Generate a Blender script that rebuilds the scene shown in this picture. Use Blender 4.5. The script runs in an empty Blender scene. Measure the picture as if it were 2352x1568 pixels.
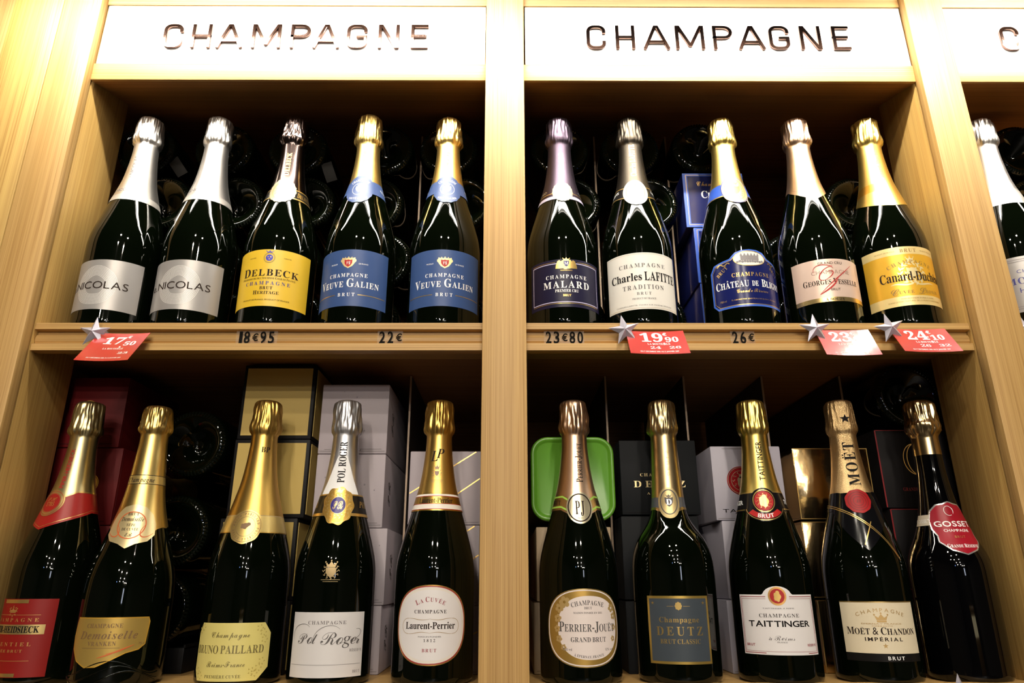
import bpy, bmesh, math, random
from mathutils import Vector, Matrix, noise
from mathutils.geometry import tessellate_polygon

random.seed(7)
SC = bpy.context.scene
COL = SC.collection
Z0 = 1.35                      # height of the photographer's lens above the shop floor
PI = math.pi
def R(a): return math.radians(a)

# ------------------------------------------------------------------ camera
cam_d = bpy.data.cameras.new('camera')
cam = bpy.data.objects.new('camera', cam_d)
COL.objects.link(cam)
cam_d.sensor_fit = 'HORIZONTAL'; cam_d.sensor_width = 36.0
cam_d.lens = 36.0 * 1610.0 / 2352.0
cam_d.clip_start = 0.01
def aim(o, loc, pitch, yaw, roll):
    p, y, r = R(pitch), R(yaw), R(roll)
    fw = Vector((math.sin(y)*math.cos(p), math.cos(y)*math.cos(p), math.sin(p)))
    rt = Vector((math.cos(y), -math.sin(y), 0)); up = rt.cross(fw)
    rt, up = rt*math.cos(r)+up*math.sin(r), up*math.cos(r)-rt*math.sin(r)
    m = Matrix((rt, up, -fw)).transposed().to_4x4(); m.translation = loc
    o.matrix_world = m
aim(cam, Vector((0.0033, -0.735, Z0)), 18.976, 0.405, -0.118)
SC.camera = cam

# ------------------------------------------------------------------ world, exposure, light strengths
w = bpy.data.worlds.new('shop_world'); SC.world = w; w.use_nodes = True
w.node_tree.nodes['Background'].inputs[0].default_value = (0.9, 0.75, 0.6, 1)
w.node_tree.nodes['Background'].inputs[1].default_value = 0.02
SC.view_settings.view_transform = 'Standard'
SC.view_settings.look = 'None'
SC.view_settings.exposure = 0.0
SC.view_settings.gamma = 1.0
SC.view_settings.use_curve_mapping = False
BAR_EMIT = 38.0                # LED bar over the signs
WASH_W = 3.7                   # each bar's wall-washing lens, watts
SPOT_W = 50.0                 # each ceiling spot, watts
SPOT_EMIT = 330.0              # the lens of each spot

# ------------------------------------------------------------------ materials
MATS = {}
def mat(name, col, rough=0.5, metal=0.0, spec=0.5, emit=0.0, bump=None, coat=0.0):
    if name in MATS: return MATS[name]
    m = bpy.data.materials.new(name); m.use_nodes = True
    nt = m.node_tree; b = nt.nodes['Principled BSDF']
    b.inputs['Base Color'].default_value = (*col, 1)
    b.inputs['Roughness'].default_value = rough
    b.inputs['Metallic'].default_value = metal
    b.inputs['Specular IOR Level'].default_value = spec
    if coat: b.inputs['Coat Weight'].default_value = coat; b.inputs['Coat Roughness'].default_value = 0.08
    if emit:
        b.inputs['Emission Color'].default_value = (*col, 1)
        b.inputs['Emission Strength'].default_value = emit
    if bump:
        kind, scale, strength, dist = bump
        tc = nt.nodes.new('ShaderNodeTexCoord')
        if kind == 'noise':
            t = nt.nodes.new('ShaderNodeTexNoise'); t.inputs['Scale'].default_value = scale
            t.inputs['Detail'].default_value = 3
            nt.links.new(tc.outputs['Object'], t.inputs['Vector']); out = t.outputs['Fac']
        else:
            t = nt.nodes.new('ShaderNodeTexVoronoi'); t.inputs['Scale'].default_value = scale
            nt.links.new(tc.outputs['Object'], t.inputs['Vector']); out = t.outputs['Distance']
        bp = nt.nodes.new('ShaderNodeBump'); bp.inputs['Strength'].default_value = strength
        bp.inputs['Distance'].default_value = dist
        nt.links.new(out, bp.inputs['Height']); nt.links.new(bp.outputs['Normal'], b.inputs['Normal'])
    MATS[name] = m
    return m

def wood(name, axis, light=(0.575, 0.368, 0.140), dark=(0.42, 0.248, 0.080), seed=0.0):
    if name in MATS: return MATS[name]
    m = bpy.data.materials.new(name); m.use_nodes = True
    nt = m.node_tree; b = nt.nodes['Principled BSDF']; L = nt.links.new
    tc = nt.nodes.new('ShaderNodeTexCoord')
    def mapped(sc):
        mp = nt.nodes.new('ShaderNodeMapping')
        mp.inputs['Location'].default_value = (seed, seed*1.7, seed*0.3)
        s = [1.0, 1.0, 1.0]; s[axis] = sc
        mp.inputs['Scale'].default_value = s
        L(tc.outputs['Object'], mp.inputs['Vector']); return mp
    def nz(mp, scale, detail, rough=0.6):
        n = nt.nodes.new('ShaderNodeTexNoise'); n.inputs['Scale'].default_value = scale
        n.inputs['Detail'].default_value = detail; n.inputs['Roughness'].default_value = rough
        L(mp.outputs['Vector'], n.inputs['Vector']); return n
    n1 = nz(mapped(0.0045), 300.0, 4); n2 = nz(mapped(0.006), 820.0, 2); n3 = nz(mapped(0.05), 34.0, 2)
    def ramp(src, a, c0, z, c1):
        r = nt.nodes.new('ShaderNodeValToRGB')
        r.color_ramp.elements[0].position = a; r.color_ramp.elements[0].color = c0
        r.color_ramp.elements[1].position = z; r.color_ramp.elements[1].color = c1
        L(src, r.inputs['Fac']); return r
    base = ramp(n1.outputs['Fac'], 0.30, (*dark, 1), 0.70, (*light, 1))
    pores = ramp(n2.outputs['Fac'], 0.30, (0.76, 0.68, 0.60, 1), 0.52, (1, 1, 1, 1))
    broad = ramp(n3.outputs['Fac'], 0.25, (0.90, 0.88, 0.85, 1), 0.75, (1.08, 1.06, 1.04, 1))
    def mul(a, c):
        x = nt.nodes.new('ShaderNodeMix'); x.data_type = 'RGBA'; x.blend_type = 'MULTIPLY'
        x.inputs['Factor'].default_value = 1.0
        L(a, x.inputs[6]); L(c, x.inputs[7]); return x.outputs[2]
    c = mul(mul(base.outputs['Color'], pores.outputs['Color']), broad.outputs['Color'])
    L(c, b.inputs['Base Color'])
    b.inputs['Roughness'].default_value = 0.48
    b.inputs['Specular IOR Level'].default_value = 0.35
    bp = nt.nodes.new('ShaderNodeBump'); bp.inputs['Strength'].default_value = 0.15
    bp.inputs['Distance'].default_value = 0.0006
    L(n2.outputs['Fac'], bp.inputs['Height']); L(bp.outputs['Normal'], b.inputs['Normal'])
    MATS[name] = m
    return m

W_V = wood('oak_upright', 2)
W_S = wood('oak_side', 2, (0.57, 0.375, 0.125), (0.42, 0.25, 0.07), 3.1)
W_H = wood('oak_crosswise', 0, seed=5.3)
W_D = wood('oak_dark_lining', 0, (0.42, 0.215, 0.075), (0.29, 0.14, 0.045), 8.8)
GLASS = mat('dark_bottle_glass', (0.0011, 0.0021, 0.0007), 0.03, 0, 0.5)
GLASSB = mat('black_bottle_glass', (0.0010, 0.0010, 0.0012), 0.03, 0, 0.5)
BLACK = mat('black_ink', (0.010, 0.008, 0.008), 0.6, spec=0.1)
INKB = mat('brown_black_ink', (0.026, 0.016, 0.012), 0.6, spec=0.1)
GREYI = mat('grey_ink', (0.22, 0.20, 0.20), 0.5)
WHITEI = mat('white_ink', (0.85, 0.84, 0.82), 0.4)
GOLDI = mat('gold_ink', (0.75, 0.50, 0.16), 0.3, 0.85)
TANI = mat('tan_ink', (0.42, 0.30, 0.16), 0.5)
REDI = mat('red_ink', (0.42, 0.018, 0.018), 0.45, spec=0.3)
NAVYI = mat('navy_ink', (0.035, 0.035, 0.20), 0.45)
BLUEI = mat('royal_blue_ink', (0.03, 0.035, 0.42), 0.4)
SILVI = mat('silver_ink', (0.78, 0.76, 0.74), 0.25, 0.9)

# ------------------------------------------------------------------ scene helpers
def link(name, me, parent=None):
    o = bpy.data.objects.new(name, me); COL.objects.link(o)
    if parent: o.parent = parent
    return o
def thing(name, label, cat, loc=(0, 0, 0), group=None, rot=None):
    o = bpy.data.objects.new(name, None); COL.objects.link(o)
    o.empty_display_size = 0.02
    o.location = loc
    if rot: o.rotation_euler = rot
    o['label'] = label; o['category'] = cat
    if group: o['group'] = group
    return o
def from_bm(name, bm, m, parent=None, smooth=False, angle=None):
    me = bpy.data.meshes.new(name); bm.to_mesh(me); bm.free()
    me.materials.append(m)
    if smooth:
        for p in me.polygons: p.use_smooth = True
    if angle: me.set_sharp_from_angle(angle=R(angle))
    return link(name, me, parent)
def box(bm, x0, x1, y0, y1, z0, z1, bev=0.0):
    n0 = len(bm.verts)
    vs = [bm.verts.new(p) for p in ((x0,y0,z0),(x1,y0,z0),(x1,y1,z0),(x0,y1,z0),(x0,y0,z1),(x1,y0,z1),(x1,y1,z1),(x0,y1,z1))]
    fs = [bm.faces.new([vs[i] for i in f]) for f in ((3,2,1,0),(4,5,6,7),(0,1,5,4),(1,2,6,5),(2,3,7,6),(3,0,4,7))]
    if bev:
        es = list({e for f in fs for e in f.edges})
        bmesh.ops.bevel(bm, geom=es, offset=bev, segments=2, affect='EDGES', profile=0.5)
def boxo(name, x0, x1, y0, y1, z0, z1, m, parent=None, bev=0.0):
    bm = bmesh.new(); box(bm, x0, x1, y0, y1, z0, z1, bev)
    return from_bm(name, bm, m, parent, smooth=bool(bev), angle=40 if bev else None)
def structure(o):
    o['kind'] = 'structure'; return o
def interp(pts):
    xs = [p[0] for p in pts]; ys = [p[1] for p in pts]; n = len(xs)
    d = [(ys[i+1]-ys[i])/(xs[i+1]-xs[i]) for i in range(n-1)]
    t = [d[0]]
    for i in range(1, n-1):
        t.append(0 if d[i-1]*d[i] <= 0 else 2*d[i-1]*d[i]/(d[i-1]+d[i]))
    t.append(d[-1])
    def f(x):
        if x <= xs[0]: return ys[0]
        if x >= xs[-1]: return ys[-1]
        i = 0
        while x > xs[i+1]: i += 1
        h = xs[i+1]-xs[i]; s = (x-xs[i])/h
        return ((2*s**3-3*s*s+1)*ys[i] + (s**3-2*s*s+s)*h*t[i] + (-2*s**3+3*s*s)*ys[i+1] + (s**3-s*s)*h*t[i+1])
    return f

# ------------------------------------------------------------------ flat graphics: glyphs and shapes in mm
GL = {}
SCR = {'g': '\U0001D454', 'R': '\u211b', 'H': '\u210b', 'o': '\u2134', 'e': '\u212f', 'L': '\u2112', 'B': '\u212c', 'E': '\u2130', 'F': '\u2131', 'M': '\u2133', 'I': '\u2110'}
def code(ch, style):
    i = ord(ch)
    up, lo, dg = {'serif': (0x1D400, 0x1D41A, 0x1D7CE), 'ital': (0x1D468, 0x1D482, 0x1D7CE), 'bital': (0x1D468, 0x1D482, 0x1D7CE),
                  'script': (0x1D4D0, 0x1D4EA, 0), 'scr': (0x1D49C, 0x1D4B6, 0), 'sans': (0, 0, 0), 'sansb': (0, 0, 0)}[style]
    if style == 'scr' and ch in SCR: return SCR[ch]
    if 'A' <= ch <= 'Z' and up: return chr(up + i - 65)
    if 'a' <= ch <= 'z' and lo:
        if style == 'ital' and ch == 'h': return '\u210e'
        return chr(lo + i - 97)
    if '0' <= ch <= '9' and dg: return chr(dg + i - 48)
    return ch
def raw_glyph(s, off):
    c = bpy.data.curves.new('glyph', 'FONT'); c.body = s; c.resolution_u = 3; c.offset = off
    o = bpy.data.objects.new('glyph', c); COL.objects.link(o)
    me = o.to_mesh()
    vs = [(v.co.x, v.co.y) for v in me.vertices]; fs = [tuple(p.vertices) for p in me.polygons]
    o.to_mesh_clear(); bpy.data.objects.remove(o); bpy.data.curves.remove(c)
    return vs, fs
ACC = {'É': 'E/', 'é': 'e/', 'È': 'E\\', 'è': 'e\\', 'Ë': 'E:', 'ê': 'e^', 'Â': 'A^', 'â': 'a^', 'Ê': 'E^', 'À': 'A\\', 'à': 'a\\'}
def glyph(ch, style, off):
    if style == 'sansb': off += 0.02
    off = max(0.0, round(off/0.006)*0.006)
    k = (ch, style, off)
    if k in GL: return GL[k]
    kh = ('_H', style, off)
    if kh not in GL:
        v, f = raw_glyph(code('H', style), off)
        GL[kh] = max(p[1] for p in v)
    H = GL[kh]; a = None; c0 = ch
    if ch in ACC: c0, a = ACC[ch][0], ACC[ch][1]
    v, f = raw_glyph(code(c0, style), off)
    if not v: GL[k] = ([], [], 0.3); return GL[k]
    x0 = min(p[0] for p in v)
    v = [((p[0]-x0)/H, p[1]/H) for p in v]; wd = max(p[0] for p in v)
    if a:
        t = max(p[1] for p in v) + 0.06; cx = wd/2
        def quad(*q):
            n = len(v); v.extend(q); f.append((n, n+1, n+2, n+3))
        if a == '/': quad((cx-0.08, t), (cx, t), (cx+0.16, t+0.2), (cx+0.02, t+0.2))
        elif a == '\\': quad((cx, t), (cx+0.08, t), (cx-0.02, t+0.2), (cx-0.16, t+0.2))
        elif a == ':':
            for s in (-0.15, 0.15): quad((cx+s-0.06, t), (cx+s+0.06, t), (cx+s+0.06, t+0.13), (cx+s-0.06, t+0.13))
        else:
            quad((cx-0.2, t), (cx-0.1, t), (cx+0.03, t+0.2), (cx-0.05, t+0.2))
            quad((cx+0.1, t), (cx+0.2, t), (cx+0.05, t+0.2), (cx-0.03, t+0.2))
    GL[k] = (v, f, wd); return GL[k]

class G2:
    def __init__(s): s.v = []; s.f = []
    def raw(s, vs, fs):
        n = len(s.v); s.v += list(vs); s.f += [tuple(i+n for i in f) for f in fs]; return s
    def poly(s, pts):
        tri = tessellate_polygon([[Vector((p[0], p[1], 0)) for p in pts]])
        return s.raw(pts, tri)
    def rect(s, u0, u1, z0, z1): return s.raw([(u0,z0),(u1,z0),(u1,z1),(u0,z1)], [(0,1,2,3)])
    def frame(s, u0, u1, z0, z1, t):
        return s.rect(u0,u1,z0,z0+t).rect(u0,u1,z1-t,z1).rect(u0,u0+t,z0+t,z1-t).rect(u1-t,u1,z0+t,z1-t)
    def disc(s, cx, cy, rx, ry=None, n=32, wav=0.0, k=0):
        ry = ry or rx; pts = [(cx, cy)]
        for i in range(n):
            a = 2*PI*i/n; q = 1 + wav*math.cos(k*a)
            pts.append((cx+rx*q*math.cos(a), cy+ry*q*math.sin(a)))
        return s.raw(pts, [(0, i+1, (i+1) % n+1) for i in range(n)])
    def ring(s, cx, cy, rx, ry, t, n=40, a0=0.0, a1=360.0):
        pts = []; full = abs(a1-a0) >= 360
        m = n if full else n+1
        for i in range(m):
            a = R(a0+(a1-a0)*i/n); pts += [(cx+rx*math.cos(a), cy+ry*math.sin(a)), (cx+(rx-t)*math.cos(a), cy+(ry-t)*math.sin(a))]
        fs = []
        for i in range(n):
            j = (i+1) % m; fs.append((2*i, 2*j, 2*j+1, 2*i+1))
        return s.raw(pts, fs)
    def loop(s, pts, t):                      # outline band just inside a closed outline
        cx = sum(p[0] for p in pts)/len(pts); cy = sum(p[1] for p in pts)/len(pts); n = len(pts); q = []
        for i in range(n):
            a, b, c = pts[i-1], pts[i], pts[(i+1) % n]
            d = Vector((c[0]-a[0], c[1]-a[1])); d.normalize(); nm = Vector((-d.y, d.x))
            if nm.x*(cx-b[0])+nm.y*(cy-b[1]) < 0: nm = -nm
            q += [b, (b[0]+nm.x*t, b[1]+nm.y*t)]
        return s.raw(q, [(2*i, 2*((i+1) % n), 2*((i+1) % n)+1, 2*i+1) for i in range(n)])
    def line(s, pts, t, t2=None):
        n = len(pts); q = []
        for i in range(n):
            a = pts[max(0, i-1)]; c = pts[min(n-1, i+1)]
            d = Vector((c[0]-a[0], c[1]-a[1])); d.normalize()
            tt = t if t2 is None else t2+(t-t2)*math.sin(PI*i/(n-1))
            nx, ny = -d.y*tt/2, d.x*tt/2
            q += [(pts[i][0]+nx, pts[i][1]+ny), (pts[i][0]-nx, pts[i][1]-ny)]
        return s.raw(q, [(2*i+1, 2*i+3, 2*i+2, 2*i) for i in range(n-1)])
    def star(s, cx, cy, r, k=5, q=0.4):
        return s.poly([(cx+(r if i % 2 == 0 else r*q)*math.cos(PI/2+PI*i/k), cy+(r if i % 2 == 0 else r*q)*math.sin(PI/2+PI*i/k)) for i in range(2*k)])
    def crown(s, cx, cy, w, h):
        s.rect(cx-w*0.36, cx+w*0.36, cy-h/2, cy-h*0.3)
        s.poly([(cx-w*0.36, cy-h*0.26), (cx+w*0.36, cy-h*0.26), (cx+w/2, cy+h*0.25), (cx+w*0.22, cy), (cx, cy+h*0.4), (cx-w*0.22, cy), (cx-w/2, cy+h*0.25)])
        for x, y in ((-0.5, 0.32), (0, 0.48), (0.5, 0.32)): s.disc(cx+w*x, cy+h*y, w*0.07, n=8)
        return s
    def shield(s, cx, cy, w, h):
        pts = [(cx-w/2, cy+h/2), (cx-w*0.2, cy+h*0.42), (cx, cy+h*0.5), (cx+w*0.2, cy+h*0.42), (cx+w/2, cy+h/2), (cx+w*0.48, cy)]
        pts += [(cx+w*0.3, cy-h*0.3), (cx, cy-h/2), (cx-w*0.3, cy-h*0.3), (cx-w*0.48, cy)]
        return s.poly(pts[::-1])
    def wreath(s, cx, cy, r, n=24, sz=0.24, a0=0, a1=360):
        for i in range(n):
            a = R(a0+(a1-a0)*i/n)
            for k in (-1, 1):
                b = a + k*0.05; rr = r*(1+k*0.10); t = a + PI/2 + k*0.7
                c, d = cx+rr*math.cos(b), cy+rr*math.sin(b); l = r*sz
                s.poly([(c-l*math.cos(t)/2, d-l*math.sin(t)/2), (c+l*0.18*math.sin(t), d-l*0.18*math.cos(t)), (c+l*math.cos(t)/2, d+l*math.sin(t)/2), (c-l*0.18*math.sin(t), d+l*0.18*math.cos(t))])
        return s
    def text(s, txt, style, cx, cy, h, w=None, arc=None, rot=0, gap=0.10, sc=None, off=0.0):
        items = []; x = 0
        for ch in txt:
            if ch == ' ': x += 0.36; continue
            k = 1.0; c = ch
            if sc and ch.islower():
                c = ch.upper(); k = sc
            v, f, wd = glyph(c, style, off)
            items.append((v, f, x, k, wd)); x += wd*k + gap
        tot = x - gap
        sx = h if w is None else w/tot
        cr, sr = math.cos(R(rot)), math.sin(R(rot))
        for v, f, x, k, wd in items:
            pts = []
            mid = (x + wd*k/2 - tot/2)*sx
            for p in v:
                u = (x + p[0]*k - tot/2)*sx; z = (p[1]*k - 0.5)*h
                if arc:
                    a = mid/arc; du = u-mid
                    u, z = (arc+z)*math.sin(a) + du*math.cos(a), (arc+z)*math.cos(a) - du*math.sin(a) - arc
                pts.append((cx+u*cr-z*sr, cy+u*sr+z*cr))
            s.raw(pts, f)
        return s
    def move(s, du, dz):
        s.v = [(a+du, b+dz) for a, b in s.v]; return s

def superell(cx, cy, a, b, n=2.6, k=56):
    pts = []
    for i in range(k):
        t = 2*PI*i/k; c, d = math.cos(t), math.sin(t)
        pts.append((cx+a*math.copysign(abs(c)**(2/n), c), cy+b*math.copysign(abs(d)**(2/n), d)))
    return pts
def g_bm(g, cu=0, cv=0):
    bm = bmesh.new(); vs = [bm.verts.new((a, 0, b)) for a, b in g.v]
    for f in g.f:
        if len(set(f)) < 3: continue
        try: bm.faces.new([vs[i] for i in f])
        except ValueError: pass
    for c, ax in ((cu, 0), (cv, 2)):
        if not c: continue
        lo = min(v.co[ax] for v in bm.verts); hi = max(v.co[ax] for v in bm.verts)
        x = math.floor(lo/c)*c + c
        while x < hi - 1e-4:
            co = Vector((0, 0, 0)); co[ax] = x; no = Vector((0, 0, 0)); no[ax] = 1
            bmesh.ops.bisect_plane(bm, geom=bm.verts[:]+bm.edges[:]+bm.faces[:], plane_co=co, plane_no=no, dist=1e-5)
            x += c
    return bm
def flat(name, g, m, parent, fn):
    """flat print placed on a flat face: fn maps (u, v) to a point"""
    bm = g_bm(g)
    for v in bm.verts: v.co = fn(v.co.x, v.co.z)
    return from_bm(name, bm, m, parent)

# ------------------------------------------------------------------ the room
S, P = 0.5582, 0.0246          # spacing of the uprights, half their width
WHITEW = mat('off_white_plaster', (0.10, 0.085, 0.07), 0.8, bump=('noise', 60, 0.15, 0.002))
structure(boxo('floor', -3.2, 3.6, -9.6, 0.62, -0.05, 0.0, mat('grey_floor_tile', (0.05, 0.042, 0.036), 0.4, bump=('noise', 20, 0.1, 0.002))))
structure(boxo('ceiling', -3.2, 3.6, -9.6, 0.62, 2.95, 3.0, mat('dark_ceiling_paint', (0.055, 0.05, 0.05), 0.8, bump=('noise', 40, 0.1, 0.002))))
structure(boxo('wall_front', -3.2, 3.6, 0.54, 0.62, 0.0, 2.95, WHITEW))
structure(boxo('wall_back', -3.2, 3.6, -9.6, -9.52, 0.0, 2.95, mat('dark_shop_wall', (0.03, 0.026, 0.024), 0.7, bump=('noise', 30, 0.1, 0.002))))
structure(boxo('wall_left', -3.2, -3.12, -9.52, 0.54, 0.0, 2.95, WHITEW))
structure(boxo('wall_right', 3.52, 3.6, -9.52, 0.54, 0.0, 2.95, WHITEW))

# ------------------------------------------------------------------ the oak wall shelving
shv = thing('wall_shelving', 'pale oak wall shelving with three bays filled with champagne bottles', 'shelving', (0, 0, 0))
TOP = Z0 + 0.98
for i, x in enumerate((-S, 0.0, S, 2*S)):
    boxo('upright_post', x-P, x+P, 0.0, 0.0140, 0.0, TOP, W_V, shv, 0.0008)
    boxo('side_panel', x-P+0.0006, x+P-0.0006, 0.0162, 0.100, 0.0, TOP, W_S, shv, 0.0005)
    if i == 0: a, b = x-0.012, x-0.003
    elif i == 1: a, b = x-0.008, x+0.008
    else: a, b = x+0.014, x+P
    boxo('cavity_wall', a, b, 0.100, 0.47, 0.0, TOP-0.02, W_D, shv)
boxo('end_panel', -0.6484, -S-P-0.0012, 0.0008, 0.024, 0.0, TOP, wood('oak_end', 2, (0.57, 0.385, 0.125), (0.43, 0.265, 0.075), 11.0), shv, 0.0008)
boxo('end_panel', -0.80, -0.6496, 0.006, 0.026, 0.0, TOP, wood('oak_end_far', 2, (0.50, 0.30, 0.11), (0.36, 0.20, 0.065), 15.0), shv, 0.0008)
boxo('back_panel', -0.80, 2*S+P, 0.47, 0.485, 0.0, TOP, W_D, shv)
boxo('top_panel', -0.80, 2*S+P, 0.0, 0.485, TOP, TOP+0.022, W_H, shv, 0.001)
ZF0, ZF1, ZS1 = Z0+0.6135, Z0+0.6385, Z0+0.7335       # underside of fascia, sign bottom, sign top
def rail_profile(z):                                    # front edge of a shelf: lip, price channel with a bead, lip
    return [(0.017, 0.0000), (0.017, -0.0076), (0.0245, -0.0084), (0.0245, -0.0120), (0.0225, -0.0132), (0.0212, -0.0165),
            (0.0212, -0.0205), (0.0230, -0.0236), (0.0245, -0.0240), (0.0170, -0.0245), (0.0170, -0.0328), (0.030, -0.0328), (0.030, 0.0)]
CAV = [(-S-0.003, -0.008), (0.008, S+0.014), (S+P, 2*S+0.014)]     # inside of the bays behind the uprights
for bay in range(3):
    x0, x1 = (bay-1)*S + P, bay*S - P
    bm = bmesh.new(); box(bm, x0, x1, 0.012, 0.0165, ZF0, ZF1, 0.0004)
    from_bm('fascia_rail', bm, W_H, shv, True, 40)
    boxo('header_board', x0, x1, 0.012, 0.030, ZS1+0.0015, TOP, W_H, shv, 0.0006)
    # soffit of the upper compartment rises towards the back
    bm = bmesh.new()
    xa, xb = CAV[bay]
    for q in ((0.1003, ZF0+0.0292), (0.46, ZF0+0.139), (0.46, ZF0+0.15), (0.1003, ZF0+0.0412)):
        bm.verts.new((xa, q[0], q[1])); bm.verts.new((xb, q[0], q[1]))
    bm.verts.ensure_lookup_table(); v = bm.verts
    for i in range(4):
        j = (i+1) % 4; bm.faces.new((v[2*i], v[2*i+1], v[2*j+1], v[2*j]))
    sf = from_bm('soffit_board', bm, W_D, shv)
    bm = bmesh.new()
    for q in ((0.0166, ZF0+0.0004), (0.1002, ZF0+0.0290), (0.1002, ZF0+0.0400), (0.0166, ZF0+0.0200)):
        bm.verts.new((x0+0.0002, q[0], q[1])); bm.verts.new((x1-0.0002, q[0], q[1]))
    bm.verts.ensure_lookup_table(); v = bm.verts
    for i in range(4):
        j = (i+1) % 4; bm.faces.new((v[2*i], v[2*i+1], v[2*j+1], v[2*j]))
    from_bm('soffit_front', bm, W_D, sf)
    for zt, nm in ((Z0+0.281, 'shelf'), (Z0-0.094, 'shelf'), (Z0-0.52, 'shelf'), (Z0-0.95, 'shelf')):
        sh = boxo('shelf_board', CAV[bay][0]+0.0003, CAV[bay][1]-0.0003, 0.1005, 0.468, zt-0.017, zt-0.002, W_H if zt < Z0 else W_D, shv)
        boxo('board_front', x0+0.0003, x1-0.0003, 0.0305, 0.1003, zt-0.017, zt-0.002, W_H, sh)
        bm = bmesh.new(); pr = rail_profile(zt); n = len(pr)
        for xx in (x0, x1):
            for q in pr: bm.verts.new((xx, q[0], zt+q[1]))
        bm.verts.ensure_lookup_table(); v = bm.verts
        for i in range(n):
            j = (i+1) % n; bm.faces.new((v[i], v[n+i], v[n+j], v[j]))
        bm.faces.new([v[i] for i in range(n)]); bm.faces.new([v[n+i] for i in reversed(range(n))])
        bmesh.ops.recalc_face_normals(bm, faces=bm.faces[:])
        from_bm('price_rail', bm, W_H, sh)
    boxo('plinth_board', x0, x1, 0.02, 0.04, 0.0, 0.09, W_H, shv, 0.0006)
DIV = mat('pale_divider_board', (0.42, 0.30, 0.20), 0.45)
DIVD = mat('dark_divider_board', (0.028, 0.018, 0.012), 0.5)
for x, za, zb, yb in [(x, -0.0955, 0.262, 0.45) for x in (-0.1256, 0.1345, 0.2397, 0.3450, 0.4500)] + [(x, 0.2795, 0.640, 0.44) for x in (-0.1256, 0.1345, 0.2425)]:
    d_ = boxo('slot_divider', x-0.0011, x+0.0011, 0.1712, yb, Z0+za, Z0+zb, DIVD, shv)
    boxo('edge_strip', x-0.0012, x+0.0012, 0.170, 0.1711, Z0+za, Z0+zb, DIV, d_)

# ------------------------------------------------------------------ signs
SIGNW = mat('white_sign_enamel', (0.86, 0.86, 0.86), 0.35)
LETM = mat('polished_bronze_letter', (0.33, 0.20, 0.16), 0.06, 1.0)
def arcpts(cx, cy, r, a0, a1, n=6): return [(cx+r*math.cos(R(a0+(a1-a0)*i/n)), cy+r*math.sin(R(a0+(a1-a0)*i/n))) for i in range(n+1)]
WL = 0.56
LET = {
 'C': [arcpts(WL-0.22, 0.78, 0.22, -10, 90)+arcpts(0.22, 0.78, 0.22, 90, 180)+arcpts(0.22, 0.22, 0.22, 180, 270)+arcpts(WL-0.22, 0.22, 0.22, 270, 370)],
 'H': [[(0.03, 0), (0.03, 1)], [(0.59, 0), (0.59, 1)], [(0.03, 0.5), (0.59, 0.5)]],
 'A': [[(0, 0), (0.36, 1), (0.44, 1), (0.80, 0)], [(0.13, 0.28), (0.67, 0.28)]],
 'M': [[(0, 0), (0, 1), (0.06, 1), (0.43, 0.14), (0.47, 0.14), (0.84, 1), (0.90, 1), (0.90, 0)]],
 'P': [[(0.03, 0), (0.03, 1)]+arcpts(0.36, 0.75, 0.25, 90, -90, 8)+[(0.03, 0.5)]],
 'G': [arcpts(WL-0.18, 0.78, 0.22, -5, 90)+arcpts(0.22, 0.78, 0.22, 90, 180)+arcpts(0.22, 0.22, 0.22, 180, 270)+arcpts(WL-0.18, 0.22, 0.22, 270, 360)+[(WL+0.04, 0.48), (0.34, 0.48)]],
 'N': [[(0, 0), (0, 1), (0.06, 1), (0.56, 0), (0.62, 0), (0.62, 1)]],
 'E': [[(0.52, 1), (0.03, 1), (0.03, 0), (0.52, 0)], [(0.03, 0.52), (0.46, 0.52)]],
}
def stroke_solid(bm, pts, t, T, y0, y1):
    n = len(pts); L_, R_ = [], []
    for i in range(n):
        p = Vector(pts[i]); a = Vector(pts[max(0, i-1)]); c = Vector(pts[min(n-1, i+1)])
        d1 = (p-a).normalized() if i else (c-p).normalized(); d2 = (c-p).normalized() if i < n-1 else d1
        nm = Vector((-d1.y-d2.y, d1.x+d2.x)); nm.normalize()
        k = t/2/max(0.35, nm.dot(Vector((-d1.y, d1.x))))
        e = d1*(-t*0.5 if i == 0 else (t*0.5 if i == n-1 else 0))
        L_.append(T(p+nm*k+e)); R_.append(T(p-nm*k+e))
    rows = []
    for i in range(n):
        rows.append([bm.verts.new((L_[i][0], y0, L_[i][1])), bm.verts.new((R_[i][0], y0, R_[i][1])), bm.verts.new((R_[i][0], y1, R_[i][1])), bm.verts.new((L_[i][0], y1, L_[i][1]))])
    for i in range(n-1):
        for k in range(4):
            j = (k+1) % 4; bm.faces.new((rows[i][k], rows[i][j], rows[i+1][j], rows[i+1][k]))
    bm.faces.new(rows[0][::-1]); bm.faces.new(rows[-1])
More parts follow.
